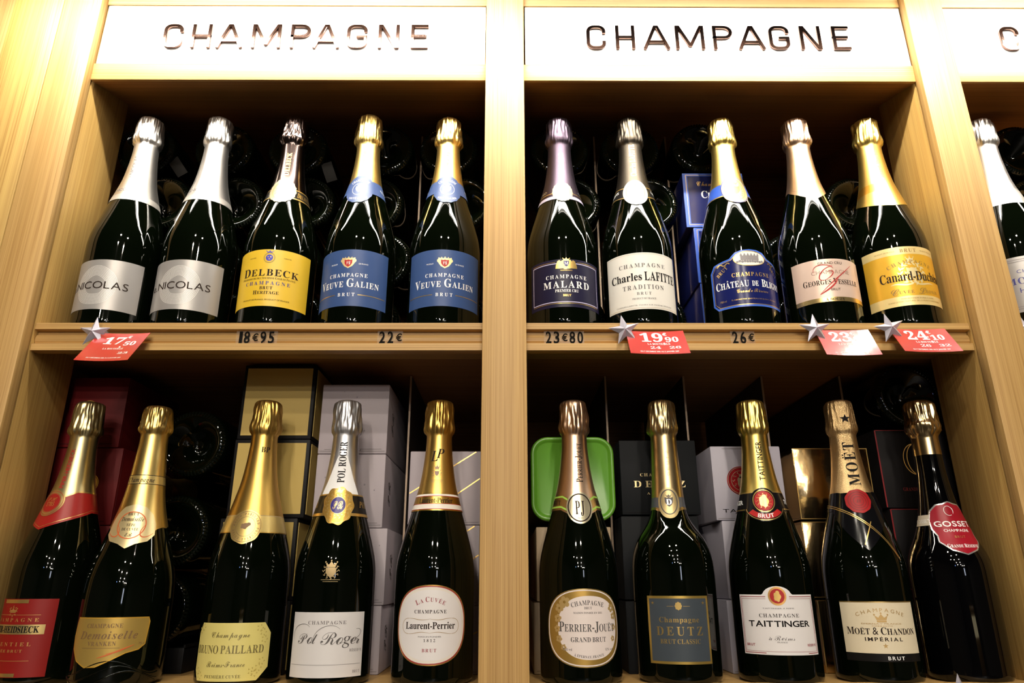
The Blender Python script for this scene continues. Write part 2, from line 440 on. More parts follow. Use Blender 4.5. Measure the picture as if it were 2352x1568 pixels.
def sign(x0, x1, cs, label):
    sg = thing('shop_sign', label, 'sign', ((x0+x1)/2, 0.012, ZF1+0.0005))
    sg_o = Vector(sg.location)
    def shift(o):
        for v in o.data.vertices: v.co -= sg_o
    o = boxo('sign_board', x0+0.0022, x1-0.0012, 0.0125, 0.0285, ZF1+0.0005, ZS1, SIGNW, sg, 0.0004); shift(o)
    for ch, xc in zip('CHAMPAGNE', cs):
        h = 0.0375; bm = bmesh.new()
        wd = max(p[0] for pl in LET[ch] for p in pl)
        T = lambda p: (xc+(p[0]-wd/2)*h, Z0+0.6633+p[1]*(h-0.0035)+0.0015)
        for i, pl in enumerate(LET[ch]): stroke_solid(bm, [Vector(q) for q in pl], 0.118, T, 0.0092-0.00004*i, 0.0124)
        bmesh.ops.recalc_face_normals(bm, faces=bm.faces[:])
        bmesh.ops.bevel(bm, geom=[e for e in bm.edges if len(e.link_faces) == 2 and e.calc_face_angle() > 0.6], offset=0.0004, segments=1, affect='EDGES')
        o = from_bm('letter', bm, LETM, sg); shift(o)
sign(-S+P, -P, (-0.4370, -0.4003, -0.3624, -0.3143, -0.2700, -0.2353, -0.1951, -0.1532, -0.1131), 'white sign reading CHAMPAGNE over the left bay')
sign(P, S-P, (0.1206, 0.1586, 0.2002, 0.2447, 0.2880, 0.3262, 0.3633, 0.4050, 0.4450), 'white sign reading CHAMPAGNE over the right-hand full bay')
sign(S+P, 2*S-P, tuple(0.671+0.0405*i for i in range(9)), 'white sign cut off by the right edge of the photo')

# ------------------------------------------------------------------ lamps
def led_bar(x0, x1, y, z, label, arms):
    t = thing('led_light_bar', label, 'lamp', (0, y, z), 'light bars above the signs')
    alu = mat('brushed_aluminium', (0.55, 0.55, 0.55), 0.3, 1.0)
    bm = bmesh.new()
    box(bm, x0, x1, -0.020, 0.020, 0.006, 0.024, 0.001)
    from_bm('housing', bm, alu, t, True, 40)
    boxo('housing_lip', x0, x1, -0.020, -0.018, -0.006, 0.0058, alu, t); boxo('housing_lip', x0, x1, 0.018, 0.020, -0.006, 0.0058, alu, t)
    boxo('diffuser', x0+0.002, x1-0.002, -0.0125, 0.0125, 0.0005, 0.0055, mat('led_diffuser', (1.0, 0.95, 0.84), 0.5, emit=BAR_EMIT), t)
    l = bpy.data.lights.new('wash_light', 'AREA'); l.shape = 'RECTANGLE'; l.size = x1-x0-0.01; l.size_y = 0.016
    l.energy = WASH_W*(x1-x0)/0.55; l.color = (1.0, 0.95, 0.85); l.spread = R(84)
    o = bpy.data.objects.new('wash_light', l); COL.objects.link(o); o.parent = t; o.location = ((x0+x1)/2, 0.004, -0.0005)
    o.rotation_euler = Vector((0, 0.15, -0.125)).to_track_quat('-Z', 'Y').to_euler()
    for x in arms:
        boxo('arm', x-0.006, x+0.006, 0.0, -y-0.0004, 0.0242, 0.034, alu, t)
led_bar(-0.640, -0.0015, -0.140, Z0+0.801, 'slim aluminium light bar on arms above the left sign', (-S, -0.010))
led_bar(0.0015, S-0.0015, -0.152, Z0+0.782, 'slim aluminium light bar on arms above the middle sign', (0.012, S-0.010))
led_bar(S+0.0015, 2*S+0.02, -0.140, Z0+0.801, 'slim aluminium light bar on arms above the sign at right edge', (S+0.012, 2*S))
def spot(x, y, label, blue=False, power=1.0):
    t = thing('ceiling_spotlight', label, 'lamp', (x, y, 2.95), 'ceiling spotlights behind the photographer')
    bm = bmesh.new()
    bmesh.ops.create_cone(bm, cap_ends=True, segments=24, radius1=0.058, radius2=0.058, depth=0.13, matrix=Matrix.Translation((0, 0, -0.085)))
    from_bm('housing', bm, mat('white_lamp_metal', (0.6, 0.6, 0.6), 0.4), t, True, 40)
    bm = bmesh.new(); bmesh.ops.create_cone(bm, cap_ends=True, segments=12, radius1=0.012, radius2=0.012, depth=0.02, matrix=Matrix.Translation((0, 0, -0.010)))
    from_bm('mount', bm, mat('white_lamp_metal', (0.6, 0.6, 0.6), 0.4), t, True, 40)
    bm = bmesh.new(); bmesh.ops.create_circle(bm, cap_ends=True, segments=20, radius=0.052, matrix=Matrix.Translation((0, 0, -0.1506)))
    c = (0.25, 0.40, 1.0) if blue else (1.0, 0.90, 0.76)
    from_bm('lens', bm, mat('lamp_lens_blue' if blue else 'lamp_lens_warm', c, 0.5, emit=SPOT_EMIT), t)
    l = bpy.data.lights.new('spot_light', 'SPOT'); l.energy = SPOT_W*power*(0.3 if blue else 1); l.color = c if blue else (1.0, 0.88, 0.72)
    l.spot_size = R(70); l.spot_blend = 0.6; l.shadow_soft_size = 0.035
    o = bpy.data.objects.new('spot_light', l); COL.objects.link(o); o.parent = t; o.location = (0, 0, -0.155)
    d = Vector((0.0, 0.1, 1.4)) - Vector((x, y, 2.8))
    o.rotation_euler = d.to_track_quat('-Z', 'Y').to_euler()
for x, y, k_ in ((-0.33, -1.55, 0.10), (0.33, -1.55, 0.10), (-0.36, -2.3, 0.2), (0.36, -2.3, 0.2), (-1.0, -3.4, 0.3), (-0.45, -3.7, 1.5), (0.45, -3.7, 1.5), (-0.45, -5.3, 2.4), (0.5, -5.3, 2.4), (-0.5, -7.2, 2.0), (0.6, -7.2, 2.0), (1.15, -8.2, 0.6), (1.55, -8.2, 0.6), (1.95, -8.2, 0.6)):
    spot(x, y, 'white ceiling spotlight of the shop shining towards the shelves', power=k_)
spot(-1.5, -7.6, 'white ceiling spotlight with a blue lens', True)
# backlit poster and glowing counter board, added for their reflections in the glass
t = thing('added_poster', 'backlit poster panel added at the far end for reflections in glass', 'poster', (1.75, -9.51, 1.55))
boxo('poster_frame', -0.26, 0.26, 0.0, 0.03, 0, 1.05, mat('poster_frame_metal', (0.3, 0.3, 0.3), 0.4, 1.0), t, 0.003)
boxo('poster_face', -0.24, 0.24, 0.0302, 0.032, 0.02, 1.03, mat('added_poster_glow', (0.75, 0.82, 1.0), 0.5, emit=9.0), t)
t = thing('shop_counter', 'pale wooden counter with an added glowing front board at the far end', 'counter', (1.35, -8.4, 0))
boxo('counter_body', -0.8, 0.8, -0.3, 0.3, 0, 1.0, W_H, t, 0.004)
boxo('counter_top', -0.84, 0.84, -0.33, 0.33, 1.001, 1.04, W_H, t, 0.004)
boxo('added_glow_board', -0.7, 0.7, 0.3005, 0.31, 0.72, 0.95, mat('added_board_glow', (1.0, 0.85, 0.5), 0.5, emit=2.2), t)

# ------------------------------------------------------------------ bottles
STD = [(0, 40.0), (1.5, 42.6), (5, 44), (108, 44), (122, 42.9), (137, 39.8), (160, 33.6), (188, 25.6), (211, 19.9), (237, 16.3), (255, 14.8), (272, 14.4)]
HOOD = [(262, 14.6), (266, 15.3), (269.5, 17.3), (274, 17.9), (279, 17.2), (284, 16.7), (294, 16.2), (301, 15.7), (304.5, 14.8), (306.8, 12.9), (307.7, 10.0), (308, 0.01)]
NB = [0]
class Bottle:
    def __init__(s, x, row, yaw, label, prof=STD, glass=GLASS, dz=0.0, y=None, grp=None):
        s.k = (0.0438/44 if row == 'U' else 0.0422/44)
        zb = Z0 + (0.2795 if row == 'U' else -0.0955)
        s.root = thing('champagne_bottle', label, 'bottle', (x, 0.062 if y is None else y, zb), grp, (0, 0, R(yaw)))
        s.Rf = interp(prof); s.dz = dz; s.top = prof[-1][0]
        NB[0] += 1; s.seed = NB[0]*13.7
        bm = bmesh.new(); n = 64; rows = []
        zs = [0, .7, 1.5, 3, 5, 8] + [8+(100-8)*i/5 for i in range(1, 6)] + [100+(s.top-100)*i/30 for i in range(1, 31)]
        ring = [(8.0, 12), (24.0, 9), (34.0, 2), (37.5, 0)] + [(s.Rf(z), z) for z in zs]
        for r, z in ring:
            rows.append([bm.verts.new((r*s.k*math.sin(2*PI*i/n), -r*s.k*math.cos(2*PI*i/n), z*s.k)) for i in range(n)])
        for a, b in zip(rows, rows[1:]):
            for i in range(n): bm.faces.new((a[i], a[(i+1) % n], b[(i+1) % n], b[i]))
        bm.faces.new(rows[0][::-1])
        from_bm('glass_body', bm, glass, s.root, True, 60)
    def pt(s, u, z, off):
        r = s.Rf(z); a = u/max(r, 8)
        return Vector(((r+off)*s.k*math.sin(a), -(r+off)*s.k*math.cos(a), z*s.k))
    def g(s, name, g, m, parent=None, off=0.5, cut=0, label=None):
        zs = [p[1] for p in g.v]; rm = max(8.0, s.Rf(max(zs)))
        cu = math.sqrt(8*rm*0.035)
        wide = any(max(g.v[i][0] for i in f)-min(g.v[i][0] for i in f) > cu for f in g.f)
        bm = g_bm(g, cut or (cu if wide else 0), cut if cut and max(zs) > 105 else 0)
        for v in bm.verts: v.co = s.pt(v.co.x, v.co.z, off)
        o = from_bm(name, bm, m, parent or s.root, True)
        if label: o['label'] = label
        return o
    def label(s, outline, m, name='front_label', off=0.25, parent=None, cut=3.0, label=None):
        gg = G2().poly(outline); return s.g(name, gg, m, parent, off, cut, label)
    def strip(s, name, m, lo, hi, off=0.6, parent=None, a0=-180, a1=180, n=72, rows=4):
        bm = bmesh.new(); full = a1-a0 >= 360; cols = []
        for i in range(n if full else n+1):
            a = a0+(a1-a0)*i/n; l = lo(a) if callable(lo) else lo; h = hi(a) if callable(hi) else hi; c = []
            for j in range(rows+1):
                z = l+(h-l)*j/rows; r = s.Rf(z)+off
                c.append(bm.verts.new((r*s.k*math.sin(R(a)), -r*s.k*math.cos(R(a)), z*s.k)))
            cols.append(c)
        for i in range(len(cols) if full else len(cols)-1):
            c, d = cols[i], cols[(i+1) % len(cols)]
            for j in range(rows): bm.faces.new((c[j], d[j], d[j+1], c[j+1]))
        return from_bm(name, bm, m, parent or s.root, True)
    def foil(s, m, low, wr=1.0, top=None, hood=HOOD, name='foil_capsule'):
        hz = hood[0][0]; hf = interp(hood); n = 96
        dz = (top or 308.0) - 308.0
        us = [i/14 for i in range(14)]
        zh = [hz+(306-hz)*i/26 for i in range(27)] + [307.0, 307.6, 307.9]
        bm = bmesh.new(); rows = []
        def P3(a, r, z): return bm.verts.new((r*s.k*math.sin(a), -r*s.k*math.cos(a), z*s.k))
        for t in us:
            row = []
            for i in range(n):
                a = 2*PI*i/n-PI; l = low(math.degrees(a)) if callable(low) else low
                z = l+(hz-l)*t
                row.append(P3(a, s.Rf(z)+0.4, z))
            rows.append(row)
        for z in zh:
            row = []
            for i in range(n):
                a = 2*PI*i/n-PI; r = max(hf(z), s.Rf(min(z, s.top))+0.4 if z < 266 else 0)
                e = max(0.0, min(1.0, (z-264)/6))*max(0.0, min(1.0, (308.2-z)/4))
                d = (abs(noise.noise(Vector((math.cos(a)*6.5, math.sin(a)*6.5, z*0.030+s.seed))))-0.22)*3.6 + noise.noise(Vector((math.cos(a)*15, math.sin(a)*15, z*0.10+s.seed)))*0.8
                rag = 0.9*noise.noise(Vector((math.cos(a)*4, math.sin(a)*4, s.seed+50))) if 268 < z < 282 else 0
                row.append(P3(a, max(0.3, r+e*wr*(d+rag)), z + dz*max(0, (z-hz)/(308-hz)) + e*wr*0.8*noise.noise(Vector((math.cos(a)*3, math.sin(a)*3, s.seed+9)))))
            rows.append(row)
        for a, b in zip(rows, rows[1:]):
            for i in range(n): bm.faces.new((a[i], a[(i+1) % n], b[(i+1) % n], b[i]))
        bm.faces.new(rows[-1])
        o = from_bm(name, bm, m, s.root, True)
        return o
def foilm(name, col, rough=0.28, bump=None): return mat(name, col, rough, 1.0, bump=bump)
def paper(name, col, rough=0.42): return mat(name, col, rough, bump=('noise', 900, 0.05, 0.0002))
F_SILVER = foilm('silver_white_foil', (0.80, 0.77, 0.73), 0.36)
F_GOLD = foilm('gold_foil', (0.84, 0.60, 0.20), 0.34)
F_YGOLD = foilm('yellow_gold_foil', (0.82, 0.61, 0.17), 0.34)
F_PGOLD = foilm('pale_gold_foil', (0.66, 0.50, 0.26), 0.34)
F_CGOLD = foilm('champagne_gold_foil', (0.62, 0.52, 0.27), 0.33)
F_OGOLD = foilm('deep_gold_foil', (0.74, 0.47, 0.12), 0.36)
F_ROSE = foilm('rose_gold_foil', (0.80, 0.54, 0.36), 0.34)
F_MAUVE = foilm('mauve_foil', (0.085, 0.063, 0.085), 0.42)
F_TAUPE = foilm('taupe_foil', (0.075, 0.062, 0.047), 0.42)
F_DARK = foilm('smoky_brown_foil', (0.14, 0.10, 0.09), 0.18)
ROWU, ROWL = 'display bottles on the upper shelf', 'display bottles on the lower shelf'
def rect_pts(a, z0, z1): return [(-a, z0), (a, z0), (a, z1), (-a, z1)]
def neck(g, txt, style, z0, z1, h, u=0, off=0.0, gap=0.1, sc=None):       # lettering running up the neck
    return g.text(txt, style, u, (z0+z1)/2, h, z1-z0, rot=90, off=off, gap=gap, sc=sc)
def medal(b, name, m, u, z, rx, ry=None, wav=0.0, k=0, off=0.9, parent=None, n=48):
    return b.g(name, G2().disc(u, z, rx, ry, n, wav, k), m, parent, off, 3.0)

# --- upper shelf, left bay -------------------------------------------------
def nicolas(x, yaw, label):
    b = Bottle(x, 'U', yaw, label, grp=ROWU)
    f = b.foil(F_SILVER, 171.5)
    b.strip('foil_hem', mat('silver_hem', (0.62, 0.58, 0.53), 0.45, 0.7), 172, 181, 0.55, f)
    g = G2().text('e.NICOLAS', 'sans', -2, 188, 4.6, 31); neck(g, 'e.NICOLAS', 'sans', 208, 243, 4.4)
    b.g('lettering', g, GREYI, f, 0.6)
    l = b.label(rect_pts(50.5, 19, 82), mat('silver_grey_paper', (0.36, 0.34, 0.325), 0.36, 0.3))
    g = G2(); rnd = random.Random(3)
    for i in range(9):
        r = 12.2+1.5*i; n = int(2*PI*r/1.55)
        for j in range(n):
            a = 2*PI*(j+0.5*(i % 2))/n
            rr = r+0.35*math.sin(5*a)
            g.disc(rr*math.cos(a), 49.5+rr*math.sin(a), 0.55, n=5)
    b.g('emblem', g, mat('white_dot_ink', (0.80, 0.78, 0.74), 0.4), l, 0.35)
    b.g('lettering', G2().text('e.', 'sans', -34, 49.0, 9.0, 9.5).text('NICOLAS', 'sans', 4.5, 49.5, 9.0, 64, gap=0.14), INKB, l, 0.45)
nicolas(-0.4735, -5, 'silver-foiled bottle with grey dotted-ring label beside the left oak wall')
nicolas(-0.3809, 0, 'silver-foiled bottle with grey label, second from the left oak wall')

b = Bottle(-0.2798, 'U', 2.5, 'dark-foiled champagne bottle with bright yellow label', grp=ROWU)
f = b.foil(F_DARK, 174)
nb = b.strip('neck_band', mat('black_band_paper', (0.010, 0.009, 0.008), 0.3, spec=0.25), 176, 190, 0.6)
b.strip('gold_line', GOLDI, 174.6, 176.4, 0.7, nb); b.strip('gold_line', GOLDI, 189.4, 191, 0.7, nb)
g = G2().text('Delbeck', 'serif', 30, 183, 7.5, 22, sc=0.8)
b.g('lettering', g, GOLDI, nb, 0.75)
md = medal(b, 'medallion', mat('ivory_gold_seal', (0.50, 0.42, 0.26), 0.42, 0.5), 0, 186, 17, 19.5, 0.035, 16)
b.g('emblem', G2().ring(0, 186, 12.5, 14.5, 0.8).wreath(0, 186, 8.5, 12, 0.3).disc(0, 186, 3), GOLDI, md, 1.05)
b.g('lettering', neck(G2(), 'Delbeck', 'serif', 212, 249, 6.8, 0, sc=0.8), GOLDI, f, 0.6)
l = b.label(rect_pts(53, 23, 95.5), paper('bright_yellow_paper', (0.70, 0.45, 0.026)))
b.g('emblem', G2().ring(0, 84.5, 6.6, 6.6, 0.7).wreath(0, 84.5, 6.2, 20, 0.2), mat('olive_ink', (0.30, 0.22, 0.03), 0.5), l, 0.35, label='brown wreath around the crest')
b.g('crest', G2().disc(0, 84.5, 4.2).crown(0, 92.2, 8, 3.2), BLUEI, l, 0.35)
b.g('fleur_mark', G2().star(-1.6, 85.6, 1.2).star(1.6, 85.6, 1.2).star(0, 82.9, 1.2), GOLDI, l, 0.45)
g = G2().text('Delbeck', 'serif', 2, 66.5, 10.5, 69, sc=0.80, gap=0.16)
g.text("Fournisseurs de l'Ancienne Cour de France", 'serif', 0, 58.3, 2.6, 66, sc=0.8, off=-0.02)
g.text('BRUT', 'serif', 0, 45.8, 3.6, 15, gap=0.16, off=-0.015).text('Heritage', 'serif', 0, 40.3, 4.6, 30, sc=0.8, off=-0.015)
g.text('PRODUIT DE FRANCE  PRODUCT OF FRANCE', 'sans', 0, 31.0, 1.7, 56).text('MAISON FONDÉE', 'sans', -21, 85, 1.3, 9).text('À REIMS EN 1832', 'sans', 21, 85, 1.3, 9)
b.g('lettering', g, INKB, l, 0.4)
b.g('lettering', G2().text('CHAMPAGNE', 'serif', 0, 52.0, 4.4, 54, gap=0.5, off=-0.015), NAVYI, l, 0.4)

def veuve(x, yaw, label):
    b = Bottle(x, 'U', yaw, label, grp=ROWU)
    f = b.foil(F_GOLD, 184, top=(312 if yaw < 0 else 308))
    b.g('lettering', neck(G2(), 'CHAMPAGNE', 'sans', 214, 252, 4.4), mat('dull_gold_ink', (0.45, 0.30, 0.07), 0.4, 0.6), f, 0.6)
    BL = mat('slate_blue_paper', (0.055, 0.095, 0.24), 0.34, spec=0.35)
    nb = b.strip('neck_band', BL, 183, 204, 0.6)
    pts = []
    for i in range(48):
        t = 2*PI*i/48
        pts.append((18*math.copysign(abs(math.cos(t))**0.85, math.cos(t))*(1+0.02*math.cos(14*t)), 189+22.5*math.sin(t)*(1+0.02*math.cos(14*t))))
    md = b.label(pts, BL, 'medallion', 0.8, nb)
    g = G2().text('CHAMPAGNE', 'serif', 0, 204, 3.6, 24, arc=16).text('VEUVE', 'serif', 34, 193, 3.4, 15, rot=-6).text('BRUT', 'serif', -36, 191, 3.2, 12, rot=6).text('VEUVE GALIEN', 'serif', 0, 173, 3.2, 24, arc=-30)
    g.ring(0, 189, 9, 10, 0.5)
    b.g('lettering', g, WHITEI, md, 0.95)
    b.g('emblem', G2().shield(0, 189, 9, 10).crown(0, 196, 6, 4), SILVI, md, 0.95)
    l = b.label(rect_pts(51.5, 23, 95.5), mat('royal_slate_label', (0.036, 0.075, 0.205), 0.4, spec=0.3))
    em = b.g('crest', G2().shield(0, 78, 16, 14).crown(0, 84, 8, 3.5).disc(-7, 81, 2.4).disc(7, 81, 2.4), mat('crest_gold', (0.72, 0.55, 0.26), 0.4, 0.5), l, 0.35)
    b.g('crest_heart', G2().shield(0, 77.5, 9.5, 9.5), REDI, l, 0.45); b.g('monogram', G2().text('VG', 'script', 0, 77.8, 4.2, 5), WHITEI, l, 0.55)
    g = G2().text('CHAMPAGNE', 'serif', 0, 62.3, 4.7, 47, gap=0.34, off=-0.012)
    g.text('Veuve Galien', 'serif', 0, 52.2, 10.5, 77, sc=0.70, gap=0.12, off=-0.006).text('BRUT', 'serif', 0, 37.4, 4.2, 20, gap=0.55)
    g.text('PRODUIT', 'sans', -18, 77, 1.6, 9).text('DE FRANCE', 'sans', 18, 77, 1.6, 11)
    b.g('lettering', g, WHITEI, l, 0.4)
    b.g('gold_line', G2().line([(-49+i*3.2, 37.4) for i in range(12)], 0.8).line([(13.5+i*3.2, 37.4) for i in range(12)], 0.8), GOLDI, l, 0.4)
veuve(-0.1805, -5, 'gold-foiled bottle with slate blue label, fourth from the left wall')
veuve(-0.0747, 5.6, 'gold-foiled bottle with slate blue label next to the middle post')

# --- upper shelf, right bay ------------------------------------------------
b = Bottle(0.0722, 'U', 1, 'mauve-foiled bottle with dark navy label next to the middle post', grp=ROWU)
f = b.foil(F_MAUVE, 173)
nb = b.strip('neck_band', mat('lavender_band', (0.62, 0.56, 0.72), 0.3, 0.3), 173.5, 178.5, 0.6)
b.strip('gold_line', GOLDI, 183, 184, 0.6, nb)
b.g('lettering', G2().text('MALARD', 'sans', -30, 188, 4, 18, rot=5), SILVI, nb, 0.7)
b.g('lettering', G2().text('MALARD', 'sans', 32, 188, 4, 18, rot=-5), SILVI, nb, 0.7)
md = medal(b, 'medallion', mat('ivory_gold_seal', (0.50, 0.42, 0.26), 0.42, 0.5), 0, 185, 13, 16, 0.03, 18)
b.g('emblem', G2().ring(0, 185, 9.5, 12, 0.7).shield(0, 185, 8, 10), GOLDI, md, 1.05)
b.g('lettering', neck(G2(), 'MALARD', 'serif', 214, 250, 6.2, gap=0.2), GOLDI, f, 0.6)
l = b.label(rect_pts(50, 22, 83), mat('midnight_label', (0.012, 0.010, 0.034), 0.36, spec=0.25))
b.g('border', G2().frame(-45, 45, 28, 78, 0.9), mat('lavender_line', (0.62, 0.56, 0.78), 0.35), l, 0.4)
b.g('gold_line', G2().rect(-45, 45, 26.4, 26.9).rect(-45, -13, 79.2, 79.7).rect(13, 45, 79.2, 79.7), GOLDI, l, 0.4)
g = G2().disc(0, 76.5, 8, 6.5, wav=0.06, k=7).crown(0, 83.2, 8, 3)
for s_ in (-1, 1):
    g.poly([(s_*4, 71), (s_*13, 71), (s_*12.5, 75), (s_*10.5, 80.5), (s_*8, 82), (s_*6, 79), (s_*5, 76)][::s_])
b.g('crest', g, GOLDI, l, 0.45); b.g('crest_shield', G2().shield(0, 77, 6.5, 8), NAVYI, l, 0.55); b.g('monogram', G2().text('M', 'serif', 0, 77.4, 3.6), WHITEI, l, 0.65)
g = G2().text('CHAMPAGNE', 'serif', 0, 60.5, 4.7, 50, gap=0.34).text('MALARD', 'serif', 0, 50.5, 8.6, 57, gap=0.22).text('PREMIER CRU', 'serif', 0, 42.5, 3.5, 28)
b.g('lettering', g, WHITEI, l, 0.45)
b.g('lettering', G2().text('BRUT', 'serif', 0, 36.6, 2.6, 9.5).text('MAISON DE FRANCE', 'sans', 0, 68.5, 1.1, 14), GOLDI, l, 0.45)

b = Bottle(0.1664, 'U', -4.6, 'taupe-foiled bottle with cream label and bold black name', grp=ROWU)
f = b.foil(F_TAUPE, lambda a: 173+6*min(1, abs(a)/60))
nb = b.strip('neck_band', mat('black_band_paper', (0.010, 0.009, 0.008), 0.3, spec=0.25), lambda a: 174+6*min(1, abs(a)/60), lambda a: 191+4*min(1, abs(a)/60), 0.6)
b.strip('gold_line', GOLDI, lambda a: 173.6+6*min(1, abs(a)/60), lambda a: 174.8+6*min(1, abs(a)/60), 0.75, nb)
b.strip('gold_line', GOLDI, lambda a: 191+4*min(1, abs(a)/60), lambda a: 192.2+4*min(1, abs(a)/60), 0.75, nb)
b.g('lettering', G2().text('LAFITTE', 'serif', 32, 189, 4.2, 20, rot=-7), WHITEI, nb, 0.75)
b.g('lettering', G2().text('LAFITTE', 'serif', -32, 189, 4.2, 20, rot=7), WHITEI, nb, 0.75)
md = b.label(superell(0, 184, 16, 21, 2.0, 48), mat('silver_ivory_seal', (0.48, 0.45, 0.39), 0.42, 0.4), 'medallion', 0.9)
b.g('emblem', G2().ring(0, 185, 12, 15, 0.8).ring(0, 185, 8, 9, 0.6).crown(0, 198, 8, 4).wreath(0, 176, 6, 10), TANI, md, 1.05)
b.g('lettering', neck(G2(), 'Charles LAFITTE', 'serif', 212, 263, 7.0, off=0.0), WHITEI, f, 0.6)
l = b.label(rect_pts(48.5, 19.5, 92), paper('cream_paper', (0.70, 0.665, 0.60)))
b.g('border', G2().frame(-47, 47, 21, 90.5, 0.35), TANI, l, 0.35)
g = G2().text('Charles', 'serif', -21, 61.0, 9.6, 39, gap=0.07, off=0.006).text('LAFITTE', 'serif', 23, 61.3, 11, 43, gap=0.08, off=0.004)
b.g('lettering', g, BLACK, l, 0.45, label='bold black maker name')
g = G2().text('CHAMPAGNE', 'serif', 0, 75.5, 5.0, 57, gap=0.4, off=-0.022).text('TRADITION', 'serif', 0, 47.5, 5.6, 50, gap=0.34, off=-0.022)
g.text('BRUT', 'serif', 0, 39.2, 3.5, 17, gap=0.4, off=-0.02).text('PRODUCT OF FRANCE', 'serif', 0, 32.8, 2.2, 28, off=-0.02)
g.text('CHARLES LAFITTE, TOURS SUR MARNE, FRANCE', 'sans', 0, 24.5, 1.3, 70)
b.g('lettering', g, mat('dark_grey_ink', (0.10, 0.09, 0.085), 0.5), l, 0.4)

b = Bottle(0.2896, 'U', 2, 'gold-foiled bottle with glossy royal blue castle label', grp=ROWU)
f = b.foil(F_YGOLD, 180)
BB = mat('royal_blue_satin', (0.035, 0.09, 0.42), 0.28)
nb = b.strip('neck_band', BB, 181, 201, 0.6)
b.strip('gold_line', GOLDI, 180, 181.5, 0.7, nb); b.strip('gold_line', GOLDI, 200.5, 202, 0.7, nb)
md = b.label(superell(0, 189, 17, 22, 2.3, 48), mat('pale_gold_seal', (0.62, 0.48, 0.23), 0.4, 0.6), 'medallion', 0.9)
b.g('border', G2().ring(0, 189, 17.4, 22.4, 1.0, 48), NAVYI, md, 1.0)
b.g('emblem', G2().ring(0, 189, 13, 17, 0.8).shield(0, 188, 12, 14).crown(0, 200, 9, 5).wreath(0, 187, 10, 14, 0.3), mat('dull_gold_ink', (0.45, 0.30, 0.07), 0.4, 0.6), md, 1.05)
b.g('lettering', neck(G2(), 'CHÂTEAU', 'serif', 218, 250, 5.0), mat('dull_gold_ink', (0.45, 0.30, 0.07), 0.4, 0.6), f, 0.6)
OUT = [(-50, 30), (-43, 23), (43, 23), (50, 30), (50, 73), (44, 82), (24, 86), (17, 93), (9, 95.5), (0, 96.3), (-9, 95.5), (-17, 93), (-24, 86), (-44, 82), (-50, 73)]
l = b.label(OUT, mat('royal_blue_label', (0.008, 0.012, 0.09), 0.2, spec=0.35))
b.g('border', G2().loop(OUT, 2.6), mat('bright_blue_border', (0.05, 0.13, 0.55), 0.25), l, 0.35)
IN = [(x*0.94, 59+(z-59)*0.93) for x, z in OUT]
b.g('gold_line', G2().loop(IN, 0.8), GOLDI, l, 0.45)
pc = b.g('castle_picture', G2().disc(0, 84.5, 19, 9.5), mat('ivory_print', (0.80, 0.77, 0.66), 0.4), l, 0.45, 3.0)
g = G2().ring(0, 84.5, 19.6, 10, 0.9)
b.g('gold_line', g, GOLDI, l, 0.55)
g = G2().rect(-11, 11, 82, 88)
for i in range(-10, 12, 4): g.poly([(i-1.6, 88), (i+1.6, 88), (i, 91.5)])
for i in range(-15, 16, 3): g.disc(i, 80.5+0.8*math.sin(i), 1.6, n=10)
b.g('castle_print', g, GREYI, pc, 0.6)
g = G2().text('Château', 'serif', -24, 53, 9.5, 39, sc=0.82, gap=0.06).text('de', 'serif', 3, 52, 6.5, 8, sc=1.0).text('Bligny', 'serif', 27, 53, 9.5, 32, sc=0.82, gap=0.06)
b.g('lettering', g, WHITEI, l, 0.5)
g = G2().text('CHAMPAGNE', 'serif', 0, 64, 5.0, 46, gap=0.3, off=-0.01).text('Grande Réserve', 'script', 0, 43, 4.4, 38, off=-0.01).text('BRUT', 'serif', -34, 71, 4.6, 16, rot=38, gap=0.2).text('BRUT', 'serif', 34, 71, 4.6, 16, rot=-38, gap=0.2)
g.text('ÉLABORÉ PAR CHÂTEAU DE BLIGNY, FRANCE', 'sans', 2, 32.5, 1.4, 56).text('750 ml', 'sans', -36, 33, 2.4, 8)
for s_ in (-1, 1): g.line([(s_*(24+i*1.6), 79.5+1.4*math.sin(i*1.1)) for i in range(11)], 1.3)
b.g('lettering', g, GOLDI, l, 0.5)

b = Bottle(0.3897, 'U', -5, 'rose-gold foiled bottle with pink beige label and red scribble', grp=ROWU)
f = b.foil(F_ROSE, lambda a: 172+24*min(1.0, abs(a)/75))
b.strip('foil_hem', foilm('rose_hem_foil', (0.72, 0.44, 0.30), 0.4), lambda a: 178+22*min(1.0, abs(a)/75), lambda a: 179.2+22*min(1.0, abs(a)/75), 0.55, f)
l = b.label(rect_pts(46, 35, 84), mat('pink_beige_label', (0.66, 0.49, 0.40), 0.36, 0.25))
gb = b.label(rect_pts(46, 29.5, 35), mat('gold_label_band', (0.80, 0.58, 0.24), 0.25, 0.9), 'gold_band', 0.27, l)
b.g('lettering', G2().text('À BOUZY', 'serif', 0, 32.2, 2.9, 22), INKB, gb, 0.4)
b.g('lettering', G2().text('GRAND CRU', 'sans', 0, 78.5, 3.3, 28, gap=0.18).text('Georges Vesselle', 'serif', 0, 55, 7.4, 67, sc=0.80, off=-0.018).text('BRUT', 'sans', 2, 44.5, 3.0, 11), INKB, l, 0.45)
b.g('lettering', G2().text('CHAMPAGNE', 'sans', 0, 67, 5.0, 45, gap=0.16), mat('muted_brown_ink', (0.33, 0.21, 0.16), 0.5), l, 0.4)
def bez(a, b_, c, d, n=14): return [tuple((1-t)**3*a[i]+3*t*(1-t)**2*b_[i]+3*t*t*(1-t)*c[i]+t**3*d[i] for i in (0, 1)) for t in [k/n for k in range(n+1)]]
